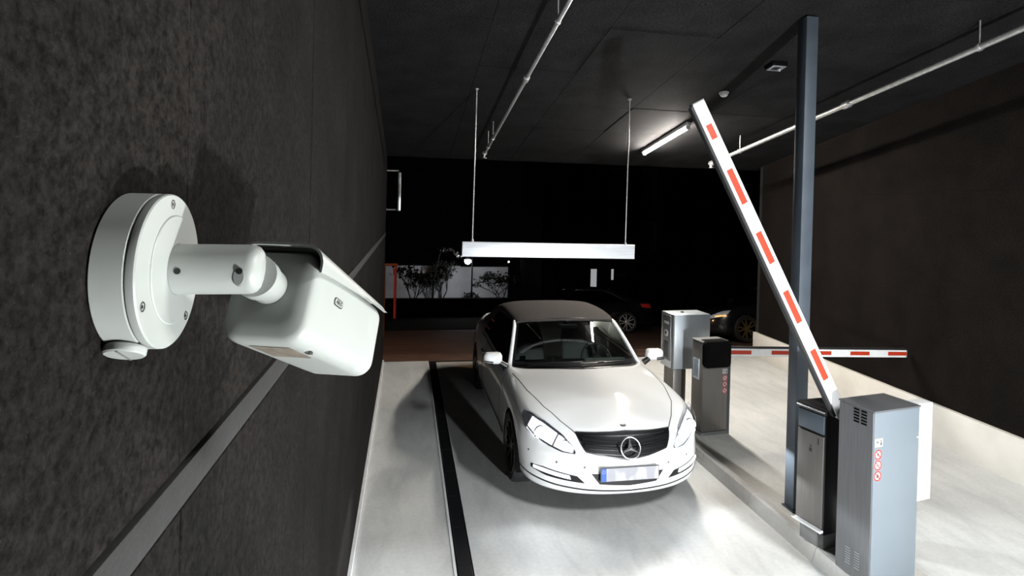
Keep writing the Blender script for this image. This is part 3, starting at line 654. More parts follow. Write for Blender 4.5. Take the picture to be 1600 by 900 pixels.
def car_body_mesh():
    if 'me' in _body_cache: return _body_cache['me'], _body_cache['bvh']
    n = len(COLS); V = []; F_ = []; NR = 10
    for i, (x, y, sx, reg, r4, r5) in enumerate(COLS):
        a = COLS[max(i-1, 0)]; b = COLS[min(i+1, n-1)]
        if i == 0: nx, ny = 1.0, 0.0
        elif i == n-1: nx, ny = -1.0, 0.0
        else:
            tx, ty = b[0]-a[0], b[1]-a[1]; l = math.hypot(tx, ty); nx, ny = ty/l, -tx/l
        def P(ins, z):
            return [x - nx*ins, max(y - ny*ins, 0.0), z]
        if reg == 'F': low = [(0.10, 0.195), (0.004, 0.215), (0.0, 0.355), (0.010, 0.50)]
        elif reg == 'R': low = [(0.10, 0.24), (0.03, 0.26), (0.0, 0.42), (0.0, 0.58)]
        else: low = [(0.09, 0.18), (0.022, 0.23), (0.006, 0.40), (0.0, 0.57)]
        rows = [[sx, 0.0, 0.20]] + [P(*q) for q in low] + [P(*r4), P(*r5)]
        e = rows[-1]
        if reg in 'FS':
            sp = [sx, 0.0, hood_c(sx)]
            for t in (0.16, 0.60):
                px, py = e[0] + (sx-e[0])*t, e[1]*(1-t)
                if i == 0: pz = hood_c(px)
                else: pz = hood_c(px) - (hood_c(e[0]) - e[2])*(py/e[1])**2.4*0.98
                rows.append([px, py, pz])
            rows.append(sp)
        elif reg == 'C':
            rows += [[x, 0.735, e[2] - 0.005], [x, 0.70, 0.52], [x, 0.0, 0.46]]
        else:
            zc = 0.99
            for t in (0.16, 0.6): rows.append([e[0] + (sx-e[0])*t, e[1]*(1-t), zc - (zc - e[2])*((1-t))**2.4])
            rows.append([sx, 0.0, zc])
        V += rows
    for i in range(n-1):
        for k in range(NR-1):
            a = i*NR + k; b = (i+1)*NR + k
            F_.append((a, a+1, b+1, b))
    bm = bmesh.new(); vs = [bm.verts.new(v) for v in V]; vm = [bm.verts.new((v[0], -v[1], v[2])) for v in V]
    for f in F_:
        bm.faces.new([vs[i] for i in f]); bm.faces.new([vm[i] for i in f[::-1]])
    bmesh.ops.remove_doubles(bm, verts=bm.verts[:], dist=1e-5)
    me = from_bm(bm, 'car_body_cage')
    o = bpy.data.objects.new('cage', me); COL.objects.link(o)
    sb = o.modifiers.new('s', 'SUBSURF'); sb.levels = 3; sb.render_levels = 3
    cuts = []
    for wx in (0.0, -2.76):
        c = lathe('cut', [(0, 0.60), (0.358, 0.60), (0.358, 1.2), (0, 1.2)], None, None, 48, 'y', (wx, 0, 0.322)); cuts.append(c)
        c = lathe('cut', [(0, -1.2), (0.358, -1.2), (0.358, -0.60), (0, -0.60)], None, None, 48, 'y', (wx, 0, 0.322)); cuts.append(c)
    for c in cuts:
        md = o.modifiers.new('b', 'BOOLEAN'); md.object = c; md.operation = 'DIFFERENCE'; md.solver = 'EXACT'
    bpy.context.view_layer.update()
    dg = bpy.context.evaluated_depsgraph_get(); out = bpy.data.meshes.new_from_object(o.evaluated_get(dg))
    for c in cuts + [o]: bpy.data.objects.remove(c)
    out.materials.clear()
    smooth_me(out, 42)
    bvh = BVHTree.FromPolygons([v.co.copy() for v in out.vertices], [tuple(p.vertices) for p in out.polygons])
    _body_cache['me'] = out; _body_cache['bvh'] = bvh
    return out, bvh
def resample(pl, n):
    pl = [Vector(p) for p in pl]; d = [0]
    for a, b in zip(pl[:-1], pl[1:]): d.append(d[-1] + (b-a).length)
    out = []
    for k in range(n):
        s = d[-1]*k/(n-1); j = 0
        while j < len(d)-2 and d[j+1] < s: j += 1
        t = (s - d[j])/max(d[j+1]-d[j], 1e-9); out.append(pl[j].lerp(pl[j+1], t))
    return out
def patch(name, top, bot, m, parent, bvh, d=(-1, 0, 0), off=0.003, nu=24, nv=8, skirt=0.012, mirror=False):
    """strip between two guide lines, dropped onto the body along d, standing off by off"""
    d = Vector(d).normalized(); T = resample(top, nu); B = resample(bot, nu); bm = bmesh.new(); G = []
    s = -1 if mirror else 1
    for j in range(nv):
        row = []
        for i in range(nu):
            g = T[i].lerp(B[i], j/(nv-1)); h = bvh.ray_cast(g - d*1.2, d, 2.4)
            p = h[0] if h[0] is not None else g
            nn = h[1] if h[0] is not None else -d
            if nn.dot(d) > 0: nn = -nn
            row.append((p, nn))
        G.append(row)
    R = [[bm.verts.new(((p + nn*off).x, s*(p + nn*off).y, (p + nn*off).z)) for p, nn in row] for row in G]
    for j in range(nv-1):
        for i in range(nu-1): bm.faces.new((R[j][i], R[j][i+1], R[j+1][i+1], R[j+1][i]))
    rim = [(0, i) for i in range(nu)] + [(j, nu-1) for j in range(1, nv)] + [(nv-1, i) for i in range(nu-2, -1, -1)] + [(j, 0) for j in range(nv-2, 0, -1)]
    W = [bm.verts.new(((G[j][i][0] - G[j][i][1]*skirt).x, s*(G[j][i][0] - G[j][i][1]*skirt).y, (G[j][i][0] - G[j][i][1]*skirt).z)) for j, i in rim]
    for k in range(len(rim)):
        a = R[rim[k][0]][rim[k][1]]; b = R[rim[(k+1) % len(rim)][0]][rim[(k+1) % len(rim)][1]]
        bm.faces.new((a, b, W[(k+1) % len(rim)], W[k]))
    return link(name, from_bm(bm, name), m, parent, 40)
def line_patch(name, pts, wd, m, parent, bvh, d, off=0.002, nu=40, mirror=False, axis=(0, 0, 1)):
    a = Vector(axis)*wd/2
    return patch(name, [Vector(p)+a for p in pts], [Vector(p)-a for p in pts], m, parent, bvh, d, off, nu, 2, 0.01, mirror)

_wheel = {}
def wheel(parent, x, side, rim_mat, edge_mat):
    """side +1 left, -1 right; outer face towards side"""
    y0 = 0.885*side
    key = (rim_mat.name, edge_mat.name, side)
    if key not in _wheel:
        s = side
        prof = [(0.238, -0.20), (0.262, -0.215), (0.300, -0.222), (0.318, -0.205), (0.3255, -0.17), (0.3255, -0.055), (0.318, -0.018), (0.300, 0.0), (0.262, -0.004), (0.240, -0.014), (0.236, -0.03), (0.236, -0.19)]
        t = lathe('wheel', [(r, h*s) for r, h in prof], M['tyre'], None, 48, 'y', smooth=40); tm = t.data; bpy.data.objects.remove(t)
        r_ = lathe('rim', [(0.0, -0.075*s), (0.20, -0.10*s), (0.232, -0.06*s), (0.240, -0.012*s), (0.229, -0.010*s), (0.222, -0.05*s), (0.19, -0.11*s), (0, -0.11*s)], M['soft_black'], None, 48, 'y'); rm = r_.data; bpy.data.objects.remove(r_)
        r_ = lathe('rim_lip', [(0.224, -0.022*s), (0.238, -0.008*s), (0.243, -0.010*s), (0.236, -0.024*s)], edge_mat, None, 48, 'y'); lm = r_.data; bpy.data.objects.remove(r_)
        sm = []
        for k in range(10):
            a = 2*math.pi*(k//2)/5 + (0.17 if k % 2 else -0.17); a2 = 2*math.pi*(k//2)/5 + (0.24 if k % 2 else -0.24)
            ca, sa = math.cos(a2), math.sin(a2); c0, s0 = math.cos(a), math.sin(a)
            q = []
            for rr, hh, cw, dd in ((0.045, 0.016, 1, -0.026), (0.228, 0.013, 1, -0.018)):
                cc, ss = (c0, s0) if rr < 0.1 else (ca, sa)
                px, pz = cc*rr, ss*rr; tx, tz = -ss, cc
                q.append([(px + tx*hh, dd*s, pz + tz*hh), (px - tx*hh, dd*s, pz - tz*hh), (px - tx*hh, (dd-0.03)*s, pz - tz*hh), (px + tx*hh, (dd-0.03)*s, pz + tz*hh)])
            o = loft('spoke', q, rim_mat, None, smooth=False); sm.append(o.data); bpy.data.objects.remove(o)
        h_ = lathe('hub_cap', [(0, -0.016*s), (0.026, -0.018*s), (0.03, -0.026*s), (0.06, -0.034*s), (0.062, -0.06*s), (0, -0.06*s)], edge_mat, None, 24, 'y'); hm = h_.data; bpy.data.objects.remove(h_)
        _wheel[key] = (tm, rm, lm, sm, hm)
    tm, rm, lm, sm, hm = _wheel[key]
    w_ = link('wheel', tm, None, parent, loc=(x, y0, 0.3255))
    for nm, me in [('rim', rm), ('rim_lip', lm)] + [('spoke', q) for q in sm] + [('hub_cap', hm)]: link(nm, me, None, w_)
    return w_

# greenhouse surfaces shared by the cars
def ws_point(u, v):   # windscreen: u across -1..1, v base to top
    b = Vector((-0.43 - 0.31*u*u, 0.735*u, 0.952 - 0.062*u*u)); t = Vector((-1.10 - 0.11*u*u, 0.595*u, 1.322 - 0.045*u*u))
    p = b.lerp(t, v); p += Vector((0.35, 0, 0.62)).normalized()*0.035*math.sin(math.pi*v)*(1-0.5*u*u); return p
TOPS = [(-1.075, 1.326, 0.600, 1.268), (-1.12, 1.342, 0.615, 1.272), (-1.25, 1.372, 0.632, 1.280), (-1.50, 1.398, 0.645, 1.285), (-1.80, 1.405, 0.650, 1.275), (-2.05, 1.395, 0.655, 1.255),
        (-2.28, 1.360, 0.675, 1.180), (-2.50, 1.290, 0.705, 1.060), (-2.70, 1.205, 0.730, 0.965), (-2.90, 1.105, 0.735, 0.950), (-3.05, 1.010, 0.720, 0.955), (-3.10, 0.985, 0.700, 0.955)]
def top_ring(x, zc, w_, ze, n=25, dx=0.10):
    out = []
    for k in range(n):
        a = math.pi*k/(n-1); c, s = math.cos(a), math.sin(a)
        yy = -w_*math.copysign(abs(c)**0.72, c); zz = ze + (zc-ze)*abs(s)**0.62
        out.append((x - dx*(yy/w_)**2, yy, zz))
    return out
_gh = {}
def greenhouse(parent, paint, glassm, sidem, topm, pillar=True):
    if not _gh:
        nu, nv = 25, 13
        def grid(f, nu, nv): 
            V = [f(-1 + 2*i/(nu-1), j/(nv-1)) for j in range(nv) for i in range(nu)]
            return mesh('g', V, [(j*nu+i, j*nu+i+1, (j+1)*nu+i+1, (j+1)*nu+i) for j in range(nv-1) for i in range(nu-1)])
        me = grid(ws_point, nu, nv); smooth_me(me, 60); _gh['ws'] = me
        rings = [top_ring(*q, dx=(0.11 if i < 2 else 0.06)) for i, q in enumerate(TOPS)]
        inner = [[(x, y*0.975, z - 0.02) for x, y, z in r] for r in rings]
        bm = bmesh.new(); A = [[bm.verts.new(p) for p in r] for r in rings]; B = [[bm.verts.new(p) for p in r] for r in inner]; n = 25
        for G in (A, B):
            for a, b in zip(G[:-1], G[1:]):
                for k in range(n-1): bm.faces.new((a[k], a[k+1], b[k+1], b[k]))
        for i in (0, -1):
            for k in range(n-1): bm.faces.new((A[i][k], A[i][k+1], B[i][k+1], B[i][k]))
        for i in range(len(A)-1):
            for k in (0, n-1): bm.faces.new((A[i][k], A[i+1][k], B[i+1][k], B[i][k]))
        me = from_bm(bm, 'top'); smooth_me(me, 50); _gh['top'] = me
        for s in (1, -1):
            def sg_(u, v, s=s):
                t = (u+1)/2; x0 = -0.76 + (-1.20+0.76)*v; x1 = -2.52 + (-2.10+2.52)*v
                x = x0 + (x1-x0)*t
                yb, zb = 0.795, 0.885 + 0.025*t; ytop, zt = 0.640, 1.285 - 0.02*t
                return Vector((x, s*(yb + (ytop-yb)*v + 0.02*math.sin(math.pi*v)), zb + (zt-zb)*v))
            me = grid(sg_, 17, 7); smooth_me(me, 60); _gh['side%d' % s] = me
    def use(name, key, m):
        me = _gh[key].copy(); me.materials.clear(); me.materials.append(m); return link(name, me, None, parent)
    ws = use('windscreen', 'ws', glassm); tp = use('soft_top', 'top', topm)
    for s in (1, -1):
        use('side_window', 'side%d' % s, sidem)
        pts = [ws_point(s*1.0, v) for v in [k/8 for k in range(9)]]
        pts = [p + Vector((-0.005, s*0.018, 0.0)) for p in pts]; pts[-1] = pts[-1] + Vector((-0.03, 0, 0.004)); pts.insert(0, pts[0] + Vector((0.04, s*0.004, -0.035)))
        tube('pillar', pts, [0.030, 0.028] + [0.024]*7 + [0.021], paint, parent, 12)
    return ws, tp

# ---- the white convertible
CAR = thing('convertible_car', 'white convertible car with black soft top and lit headlamps in the entry lane', 'car', (1.900, 5.352, 0.0), -math.pi/2)
bme, BV = car_body_mesh()
bme1 = bme.copy(); bme1.materials.append(M['paint']); body = link('body', bme1, None, CAR)
WS, TOP = greenhouse(CAR, M['paint'], M['glass'], M['dark_glass'], M['soft_top'])
# black screen surround and header
bm = bmesh.new()
def strip_on_ws(name, uv_rows, m, off=0.004):
    bm = bmesh.new(); R = []
    for row in uv_rows: R.append([bm.verts.new(ws_point(u, v) + Vector((0.4, 0, 0.9)).normalized()*off) for u, v in row])
    for a, b in zip(R[:-1], R[1:]):
        for k in range(len(a)-1): bm.faces.new((a[k], a[k+1], b[k+1], b[k]))
    return link(name, from_bm(bm, name), m, WS, 60)
us = [-1 + 2*k/24 for k in range(25)]
strip_on_ws('screen_surround', [[(u*1.0, -0.01) for u in us], [(u*0.995, 0.085) for u in us]], M['black'])
strip_on_ws('screen_surround', [[(u, 0.955) for u in us], [(u, 1.01) for u in us]], M['black'])
for s in (1, -1): strip_on_ws('screen_surround', [[(s*0.955, k/12) for k in range(13)], [(s*1.0, k/12) for k in range(13)]], M['black'])
strip_on_ws('emission_sticker', [[(-0.90 + 0.085*i/4, 0.115) for i in range(5)], [(-0.90 + 0.085*i/4, 0.205) for i in range(5)]], M['green'], -0.004)
strip_on_ws('toll_box', [[(0.30 + 0.13*i/4, 0.60) for i in range(5)], [(0.30 + 0.13*i/4, 0.86) for i in range(5)]], M['cam_grey'], -0.006)
# header rail between screen and roof
tube('header_rail', [ws_point(u, 1.0) + Vector((-0.012, 0, 0.006)) for u in us], 0.016, M['black'], CAR, 10)
# cowl and wipers
tube('cowl', [ws_point(u, -0.015) + Vector((0.03, 0, -0.022)) for u in us], 0.030, M['black'], CAR, 10)
for a_, b_ in (((-0.05, 0.02), (0.72, 0.03)), ((-0.80, 0.02), (-0.02, 0.05))):
    pts = [ws_point(a_[0] + (b_[0]-a_[0])*t, a_[1] + (b_[1]-a_[1])*t) + Vector((0.012, 0, 0.022)) for t in [k/10 for k in range(11)]]
    wp = tube('wiper', pts, 0.008, M['black'], CAR, 8)
    tube('wiper_arm', [pts[0] + Vector((0.04, 0, -0.02)), pts[5] + Vector((0.006, 0, 0.016))], 0.006, M['black'], wp, 8)
# shut lines of the bonnet
for s in (False, True):
    line_patch('shut_line', [(-0.50, 0.765, 1.0), (0.0, 0.715, 1.0), (0.35, 0.63, 1.0), (0.55, 0.53, 1.0), (0.70, 0.43, 1.0)], 0.008, M['gapline'], body, BV, (0, 0, -1), 0.0012, 50, s, (0, 1, 0))
    line_patch('door_gap', [(-0.62, 1.0, 0.86), (-0.66, 1.0, 0.5), (-0.62, 1.0, 0.25)], 0.009, M['gapline'], body, BV, (0, -1, 0), 0.0012, 30, s, (1, 0, 0))
    line_patch('door_gap', [(-1.98, 1.0, 0.88), (-2.02, 1.0, 0.55), (-1.92, 1.0, 0.25)], 0.009, M['gapline'], body, BV, (0, -1, 0), 0.0012, 30, s, (1, 0, 0))
    line_patch('waist_crease', [(-0.45, 1.0, 0.70), (-1.2, 1.0, 0.735), (-2.2, 1.0, 0.775), (-3.1, 1.0, 0.79)], 0.022, M['paint'], body, BV, (0, -1, 0), 0.005, 40, s, (0, 0, 1))
    line_patch('side_sill', [(-0.42, 1.0, 0.285), (-1.4, 1.0, 0.285), (-2.34, 1.0, 0.285)], 0.03, M['paint'], body, BV, (0, -1, 0), 0.014, 30, s, (0, 0, 1))
    line_patch('belt_trim', [(-0.72, 1.0, 0.897), (-1.4, 1.0, 0.910), (-2.5, 1.0, 0.934)], 0.012, M['chrome'], body, BV, (0, -1, -0.3), 0.004, 40, s, (0, 0, 1))
    sg2 = -1 if s else 1
    hd = tube('door_handle', [(-1.70, sg2*0.888, 0.795), (-1.72, sg2*0.915, 0.797), (-1.86, sg2*0.917, 0.80), (-1.88, sg2*0.89, 0.80)], 0.011, M['chrome'], CAR, 10)
# number plate, intake, grille, star
patch('air_intake', [(0.8, -0.325, 0.405), (0.8, 0, 0.405), (0.8, 0.325, 0.405)], [(0.8, -0.255, 0.318), (0.8, 0, 0.302), (0.8, 0.255, 0.318)], M['mesh'], CAR, BV, off=0.002, nu=30, nv=6)
NP = prism('number_plate', [(0.884, -0.262, 0.352), (0.884, 0.262, 0.352), (0.878, 0.262, 0.468), (0.878, -0.262, 0.468)], (0.006, 0, 0), M['black'], CAR)
prism('plate_face', [(0.8905, -0.257, 0.357), (0.8905, 0.257, 0.357), (0.8850, 0.257, 0.463), (0.8850, -0.257, 0.463)], (0.0012, 0, 0), M['plate_white'], NP)
prism('country_band', [(0.8918, -0.257, 0.357), (0.8918, -0.210, 0.357), (0.8863, -0.210, 0.463), (0.8863, -0.257, 0.463)], (0.0008, 0, 0), M['plate_blue'], NP)
for k in range(12):
    a = 2*math.pi*k/12; zc_ = 0.436 + 0.013*math.sin(a); lathe('band_star', [(0, 0.0), (0.0022, 0.0), (0, 0.0006)], M['rim_gold'], NP, 5, 'x', (0.8928 - (zc_-0.357)*0.052, -0.2335 + 0.013*math.cos(a), zc_))
GR = patch('grille', [(0.8, -0.430, 0.700), (0.8, 0, 0.716), (0.8, 0.430, 0.700)], [(0.8, -0.368, 0.578), (0.8, -0.18, 0.540), (0.8, 0, 0.516), (0.8, 0.18, 0.540), (0.8, 0.368, 0.578)], M['grille'], CAR, BV, off=0.004, nu=40, nv=10)
for (za, zb) in ((0.665, 0.640), (0.622, 0.592)):
    line_patch('louvre', [(0.8, -0.400 + (0.7-za)*0.35, za), (0.8, 0, zb), (0.8, 0.400 - (0.7-za)*0.35, za)], 0.020, M['grille'], GR, BV, (-1, 0, 0), 0.020, 40)
for k in range(5): line_patch('grille_rib', [(0.8, -0.37 + k*0.012, 0.690 - k*0.030), (0.8, 0, 0.690 - k*0.036), (0.8, 0.37 - k*0.012, 0.690 - k*0.030)], 0.005, M['black'], GR, BV, (-1, 0, 0), 0.010, 30)
line_patch('grille_frame', [(0.8, -0.430, 0.702), (0.8, 0, 0.718), (0.8, 0.430, 0.702)], 0.010, M['black'], GR, BV, (-1, 0, 0), 0.008, 40)
for s in (False, True): line_patch('grille_frame', [(0.8, 0.430, 0.700), (0.8, 0.405, 0.64), (0.8, 0.368, 0.578), (0.8, 0.18, 0.540), (0.8, 0.0, 0.516)], 0.012, M['black'], GR, BV, (-1, 0, 0), 0.008, 40, s)
# three-pointed star in a ring
SR = 0.086; sx_, sz_ = 0.868, 0.622
tilt = Matrix.Translation((sx_, 0, sz_)) @ Matrix.Rotation(math.radians(-17), 4, 'Y')
bm = bmesh.new(); NT = 48
rings = []
for k in range(NT):
    a = 2*math.pi*k/NT; rings.append([bm.verts.new(tilt @ Vector((0.016 + 0.007*math.cos(b), (SR + 0.007*math.sin(b))*math.cos(a), (SR + 0.007*math.sin(b))*math.sin(a)))) for b in [2*math.pi*q/8 for q in range(8)]])
for k in range(NT):
    for q in range(8): bm.faces.new((rings[k][q], rings[k][(q+1) % 8], rings[(k+1) % NT][(q+1) % 8], rings[(k+1) % NT][q]))
EM = link('star_emblem', from_bm(bm, 'star_emblem'), M['chrome'], CAR, 60)
bm = bmesh.new(); c0 = bm.verts.new(tilt @ Vector((0.028, 0, 0))); cb = bm.verts.new(tilt @ Vector((0.006, 0, 0))); ring = []
for k in range(6):
    a = math.pi/2 + k*math.pi/3; r_ = SR if k % 2 == 0 else 0.017; ring.append(bm.verts.new(tilt @ Vector((0.010, r_*math.cos(a), r_*math.sin(a)))))
for k in range(6): bm.faces.new((c0, ring[k], ring[(k+1) % 6])); bm.faces.new((cb, ring[(k+1) % 6], ring[k]))
link('star', from_bm(bm, 'star'), M['chrome'], EM)
h_ = BV.ray_cast(Vector((0.705, 0, 2)), Vector((0, 0, -1)), 3)
if h_[0] is not None:
    lathe('bonnet_badge', [(0, 0), (0.026, 0.0), (0.026, 0.004), (0.019, 0.0045), (0, 0.003)], M['ink'], CAR, 28, 'z', h_[0])
    bb_ = lathe('badge_ring', [(0.019, 0.004), (0.022, 0.0065), (0.026, 0.005)], M['chrome'], CAR, 28, 'z', h_[0])
# bumper: lip line, fog openings with LED strips, parking sensors
line_patch('lip_line', [(0.6, -0.872, 0.318), (0.7, -0.80, 0.302), (0.75, -0.62, 0.282), (0.8, -0.35, 0.266), (0.85, 0, 0.256), (0.8, 0.35, 0.266), (0.75, 0.62, 0.282), (0.7, 0.80, 0.302), (0.6, 0.872, 0.318)], 0.013, M['black'], body, BV, (-1, 0, 0), 0.002, 80)
for s in (False, True):
    fo = patch('fog_opening', [(0.6, 0.785, 0.398), (0.7, 0.70, 0.408), (0.8, 0.44, 0.378)], [(0.6, 0.785, 0.366), (0.7, 0.68, 0.340), (0.8, 0.375, 0.322)], M['black'], CAR, BV, off=0.002, nu=26, nv=6, mirror=s)
    patch('led_strip', [(0.6, 0.765, 0.394), (0.7, 0.70, 0.396), (0.8, 0.50, 0.376)], [(0.6, 0.765, 0.374), (0.7, 0.68, 0.366), (0.8, 0.49, 0.348)], M['led_on'], fo, BV, off=0.008, nu=20, nv=4, mirror=s)
    for (py_, pz_) in ((0.80, 0.50), (0.60, 0.470), (0.38, 0.455)):
        h_ = BV.ray_cast(Vector((2, -py_ if s else py_, pz_)), Vector((-1, 0, 0)), 3)
        if h_[0] is not None: cyl_to('parking_sensor', h_[0] - h_[1]*0.002, h_[1], 0.010, 0.0035, M['cam_grey'], CAR, 16)
    # headlamp: dark edge, silver bowl, inner lamp, glow patches over the bowls, lens domes, glass cover
    D_ = (-0.80, -0.60, 0.0)
    tp = [(0.345, 0.815, 0.775), (0.42, 0.755, 0.772), (0.52, 0.66, 0.742), (0.64, 0.50, 0.672), (0.70, 0.44, 0.618), (0.73, 0.415, 0.572)]
    bt = [(0.37, 0.83, 0.745), (0.46, 0.815, 0.685), (0.58, 0.75, 0.628), (0.66, 0.64, 0.588), (0.71, 0.54, 0.560), (0.735, 0.42, 0.555)]
    HL = patch('headlamp', tp, bt, M['cam_grey'], CAR, BV, D_, 0.002, 34, 10, 0.012, s)
    def shrink(f, a, b):
        T_, B_ = resample(tp, 40), resample(bt, 40); i0, i1 = int(a*39), int(b*39)
        t2, b2 = [], []
        for i in range(i0, i1+1): t2.append(T_[i].lerp(B_[i], f)); b2.append(T_[i].lerp(B_[i], 1-f))
        return t2, b2
    t2, b2 = shrink(0.045, 0.015, 0.672); patch('lamp_bowl', t2, b2, M['lamp_silver'], HL, BV, D_, 0.004, 26, 9, 0.006, s)
    t2, b2 = shrink(0.05, 0.684, 0.975); patch('inner_lamp', t2, b2, M['lamp_silver'], HL, BV, D_, 0.004, 16, 9, 0.006, s)
    t2, b2 = shrink(0.09, 0.20, 0.665); patch('reflector_glow', t2, b2, M['bowl_glow'], HL, BV, D_, 0.006, 22, 8, 0.004, s)
    t2, b2 = shrink(0.10, 0.69, 0.95); patch('reflector_glow', t2, b2, M['bowl_glow'], HL, BV, D_, 0.006, 14, 8, 0.004, s)
    for (lx, ly, lz, lr) in ((0.56, 0.705, 0.672, 0.050), (0.69, 0.52, 0.612, 0.036)):
        h_ = BV.ray_cast(Vector((lx, ly, lz)) - Vector(D_).normalized(), Vector(D_).normalized(), 2)
        p_ = h_[0] if h_[0] is not None else Vector((lx, ly, lz)); sgn = -1 if s else 1
        lathe('lens_ring', [(lr, -0.01), (lr*1.18, -0.01), (lr*1.16, 0.014), (lr, 0.012)], M['chrome'], HL, 28, 'x', (p_.x, sgn*p_.y, p_.z))
        lathe('lit_lens', [(lr, -0.012), (lr, 0.006), (lr*0.8, 0.014), (lr*0.4, 0.019), (0, 0.020)], M['lamp_on'], HL, 28, 'x', (p_.x, sgn*p_.y, p_.z))
        if lr > 0.04:
            l = bpy.data.lights.new('headlamp_beam', 'SPOT'); l.energy = 180; l.spot_size = math.radians(165); l.spot_blend = 0.35; l.shadow_soft_size = 0.006; l.color = (0.93, 0.97, 1.0)
            lo = bpy.data.objects.new('headlamp_beam', l); COL.objects.link(lo); lo.parent = HL
            lo.location = (p_.x + 0.05, sgn*(p_.y + 0.012), p_.z); lo.rotation_euler = Vector((-1, 0, 0)).to_track_quat('Z', 'Y').to_euler()
            # dipped beam: the lamp gives its light below the cut-off only
            l.use_nodes = True; nt = l.node_tree; e_ = nt.nodes['Emission']
            ge = nt.nodes.new('ShaderNodeNewGeometry'); sp_ = nt.nodes.new('ShaderNodeSeparateXYZ'); mr = nt.nodes.new('ShaderNodeMapRange')
            nt.links.new(ge.outputs['Incoming'], sp_.inputs[0]); nt.links.new(sp_.outputs[2], mr.inputs[0])
            mr.inputs[1].default_value = BEAM[0]; mr.inputs[2].default_value = BEAM[1]; mr.inputs[3].default_value = 1.0; mr.inputs[4].default_value = 0.0
            m2 = nt.nodes.new('ShaderNodeMapRange'); nt.links.new(sp_.outputs[2], m2.inputs[0])
            m2.inputs[1].default_value = -0.55; m2.inputs[2].default_value = -0.12; m2.inputs[3].default_value = 0.05; m2.inputs[4].default_value = 1.0
            mu = nt.nodes.new('ShaderNodeMath'); mu.operation = 'MULTIPLY'; nt.links.new(mr.outputs[0], mu.inputs[0]); nt.links.new(m2.outputs[0], mu.inputs[1])
            nt.links.new(mu.outputs[0], e_.inputs['Strength'])
    patch('lamp_glass', tp, bt, M['lamp_glass'], HL, BV, D_, 0.034, 34, 10, -0.004, s)
# mirrors
for s in (1, -1):
    R_ = []
    for t, sc_ in ((0.0, 0.45), (0.012, 0.78), (0.035, 0.97), (0.075, 1.0), (0.095, 0.97)):
        R_.append([(-0.665 - t, s*(0.945 + a*sc_*1.0 - 0.01*(t < 0.02)), 0.985 + b*sc_) for a, b in rrect(0.205, 0.125, 0.045, 6)])
    mi_ = loft('door_mirror', R_, M['paint'], CAR, smooth=60)
    prism('mirror_glass', [(-0.761, s*0.855, 0.935), (-0.761, s*1.035, 0.935), (-0.761, s*1.035, 1.035), (-0.761, s*0.855, 1.035)], (-0.003, 0, 0), M['chrome'], mi_)
    for dz in (-0.020, -0.040):
        tube('indicator_strip', [(-0.672, s*1.043, 0.985 + dz), (-0.664, s*1.00, 0.985 + dz - 0.004), (-0.655, s*0.95, 0.985 + dz - 0.008)], 0.006, M['black'], mi_, 8)
    tube('mirror_foot', [(-0.70, s*0.80, 0.90), (-0.70, s*0.87, 0.945)], [0.035, 0.028], M['black'], mi_, 12)
# wheels and arch liners
for wx in (0.0, -2.76):
    for s in (1, -1):
        wheel(CAR, wx, s, M['rim'], M['rim_edge'])
        bm = bmesh.new(); A = []; B = []; C_ = []
        for k in range(25):
            a = math.pi*k/24*1.2 - 0.1*math.pi
            A.append(bm.verts.new((wx + 0.350*math.cos(a), s*0.872, 0.322 + 0.350*math.sin(a)))); B.append(bm.verts.new((wx + 0.350*math.cos(a), s*0.603, 0.322 + 0.350*math.sin(a)))); C_.append(bm.verts.new((wx, s*0.603, 0.322)))
        for k in range(24): bm.faces.new((A[k], A[k+1], B[k+1], B[k])); bm.faces.new((B[k], B[k+1], C_[k]))
        link('wheel_arch_liner', from_bm(bm, 'wheel_arch_liner'), M['soft_black'], CAR, 40)
# interior
box('dashboard', (-0.98, -0.69, 0.62), (-0.60, 0.69, 0.90), M['leather'], CAR, 0.05, 4)
box('dash_top', (-0.86, 0.12, 0.896), (-0.66, 0.62, 0.930), M['cream'], CAR, 0.015, 3)
bm = bmesh.new(); rg = []
for k in range(32):
    a = 2*math.pi*k/32; c = Vector((-1.06, 0.36, 0.86)); ux = Vector((0, 1, 0)); uz = Vector((-0.45, 0, 0.89)); nn = ux.cross(uz)
    rg.append([bm.verts.new(c + (ux*math.cos(a) + uz*math.sin(a))*(0.18 + 0.014*math.cos(b)) + nn*0.014*math.sin(b)) for b in [2*math.pi*q/8 for q in range(8)]])
for k in range(32):
    for q in range(8): bm.faces.new((rg[k][q], rg[k][(q+1) % 8], rg[(k+1) % 32][(q+1) % 8], rg[(k+1) % 32][q]))
sw = link('steering_wheel', from_bm(bm, 'steering_wheel'), M['leather'], CAR, 60)
lathe('wheel_boss', [(0, -0.03), (0.075, -0.03), (0.06, 0.0), (0, 0.01)], M['leather'], sw, 24, 'x', (-1.04, 0.36, 0.85))
for s in (1, -1):
    ss = loft('front_seat', [[(-1.62 - 0.26*t, s*0.36 + a*sc_, 0.50 + 0.62*t + b*0.6) for a, b in rrect(0.50*w_, 0.13, 0.05, 4)] for t, sc_, w_ in ((0, 1, 0.95), (0.3, 1, 1.0), (0.7, 1, 0.95), (0.95, 1, 0.8), (1.0, 1, 0.7))], M['leather'], CAR)
    box('headrest', (-1.97, s*0.36 - 0.13, 1.10), (-1.88, s*0.36 + 0.13, 1.25), M['leather'], ss, 0.035, 3)
    box('seat_cushion', (-1.66, s*0.36 - 0.25, 0.47), (-1.16, s*0.36 + 0.25, 0.62), M['leather'], ss, 0.05, 3)
box('rear_mirror', (-1.12, -0.12, 1.215), (-1.085, 0.12, 1.275), M['black'], CAR, 0.014, 3)
box('mirror_stalk', (-1.11, -0.03, 1.27), (-1.07, 0.03, 1.325), M['black'], CAR, 0.01, 2)
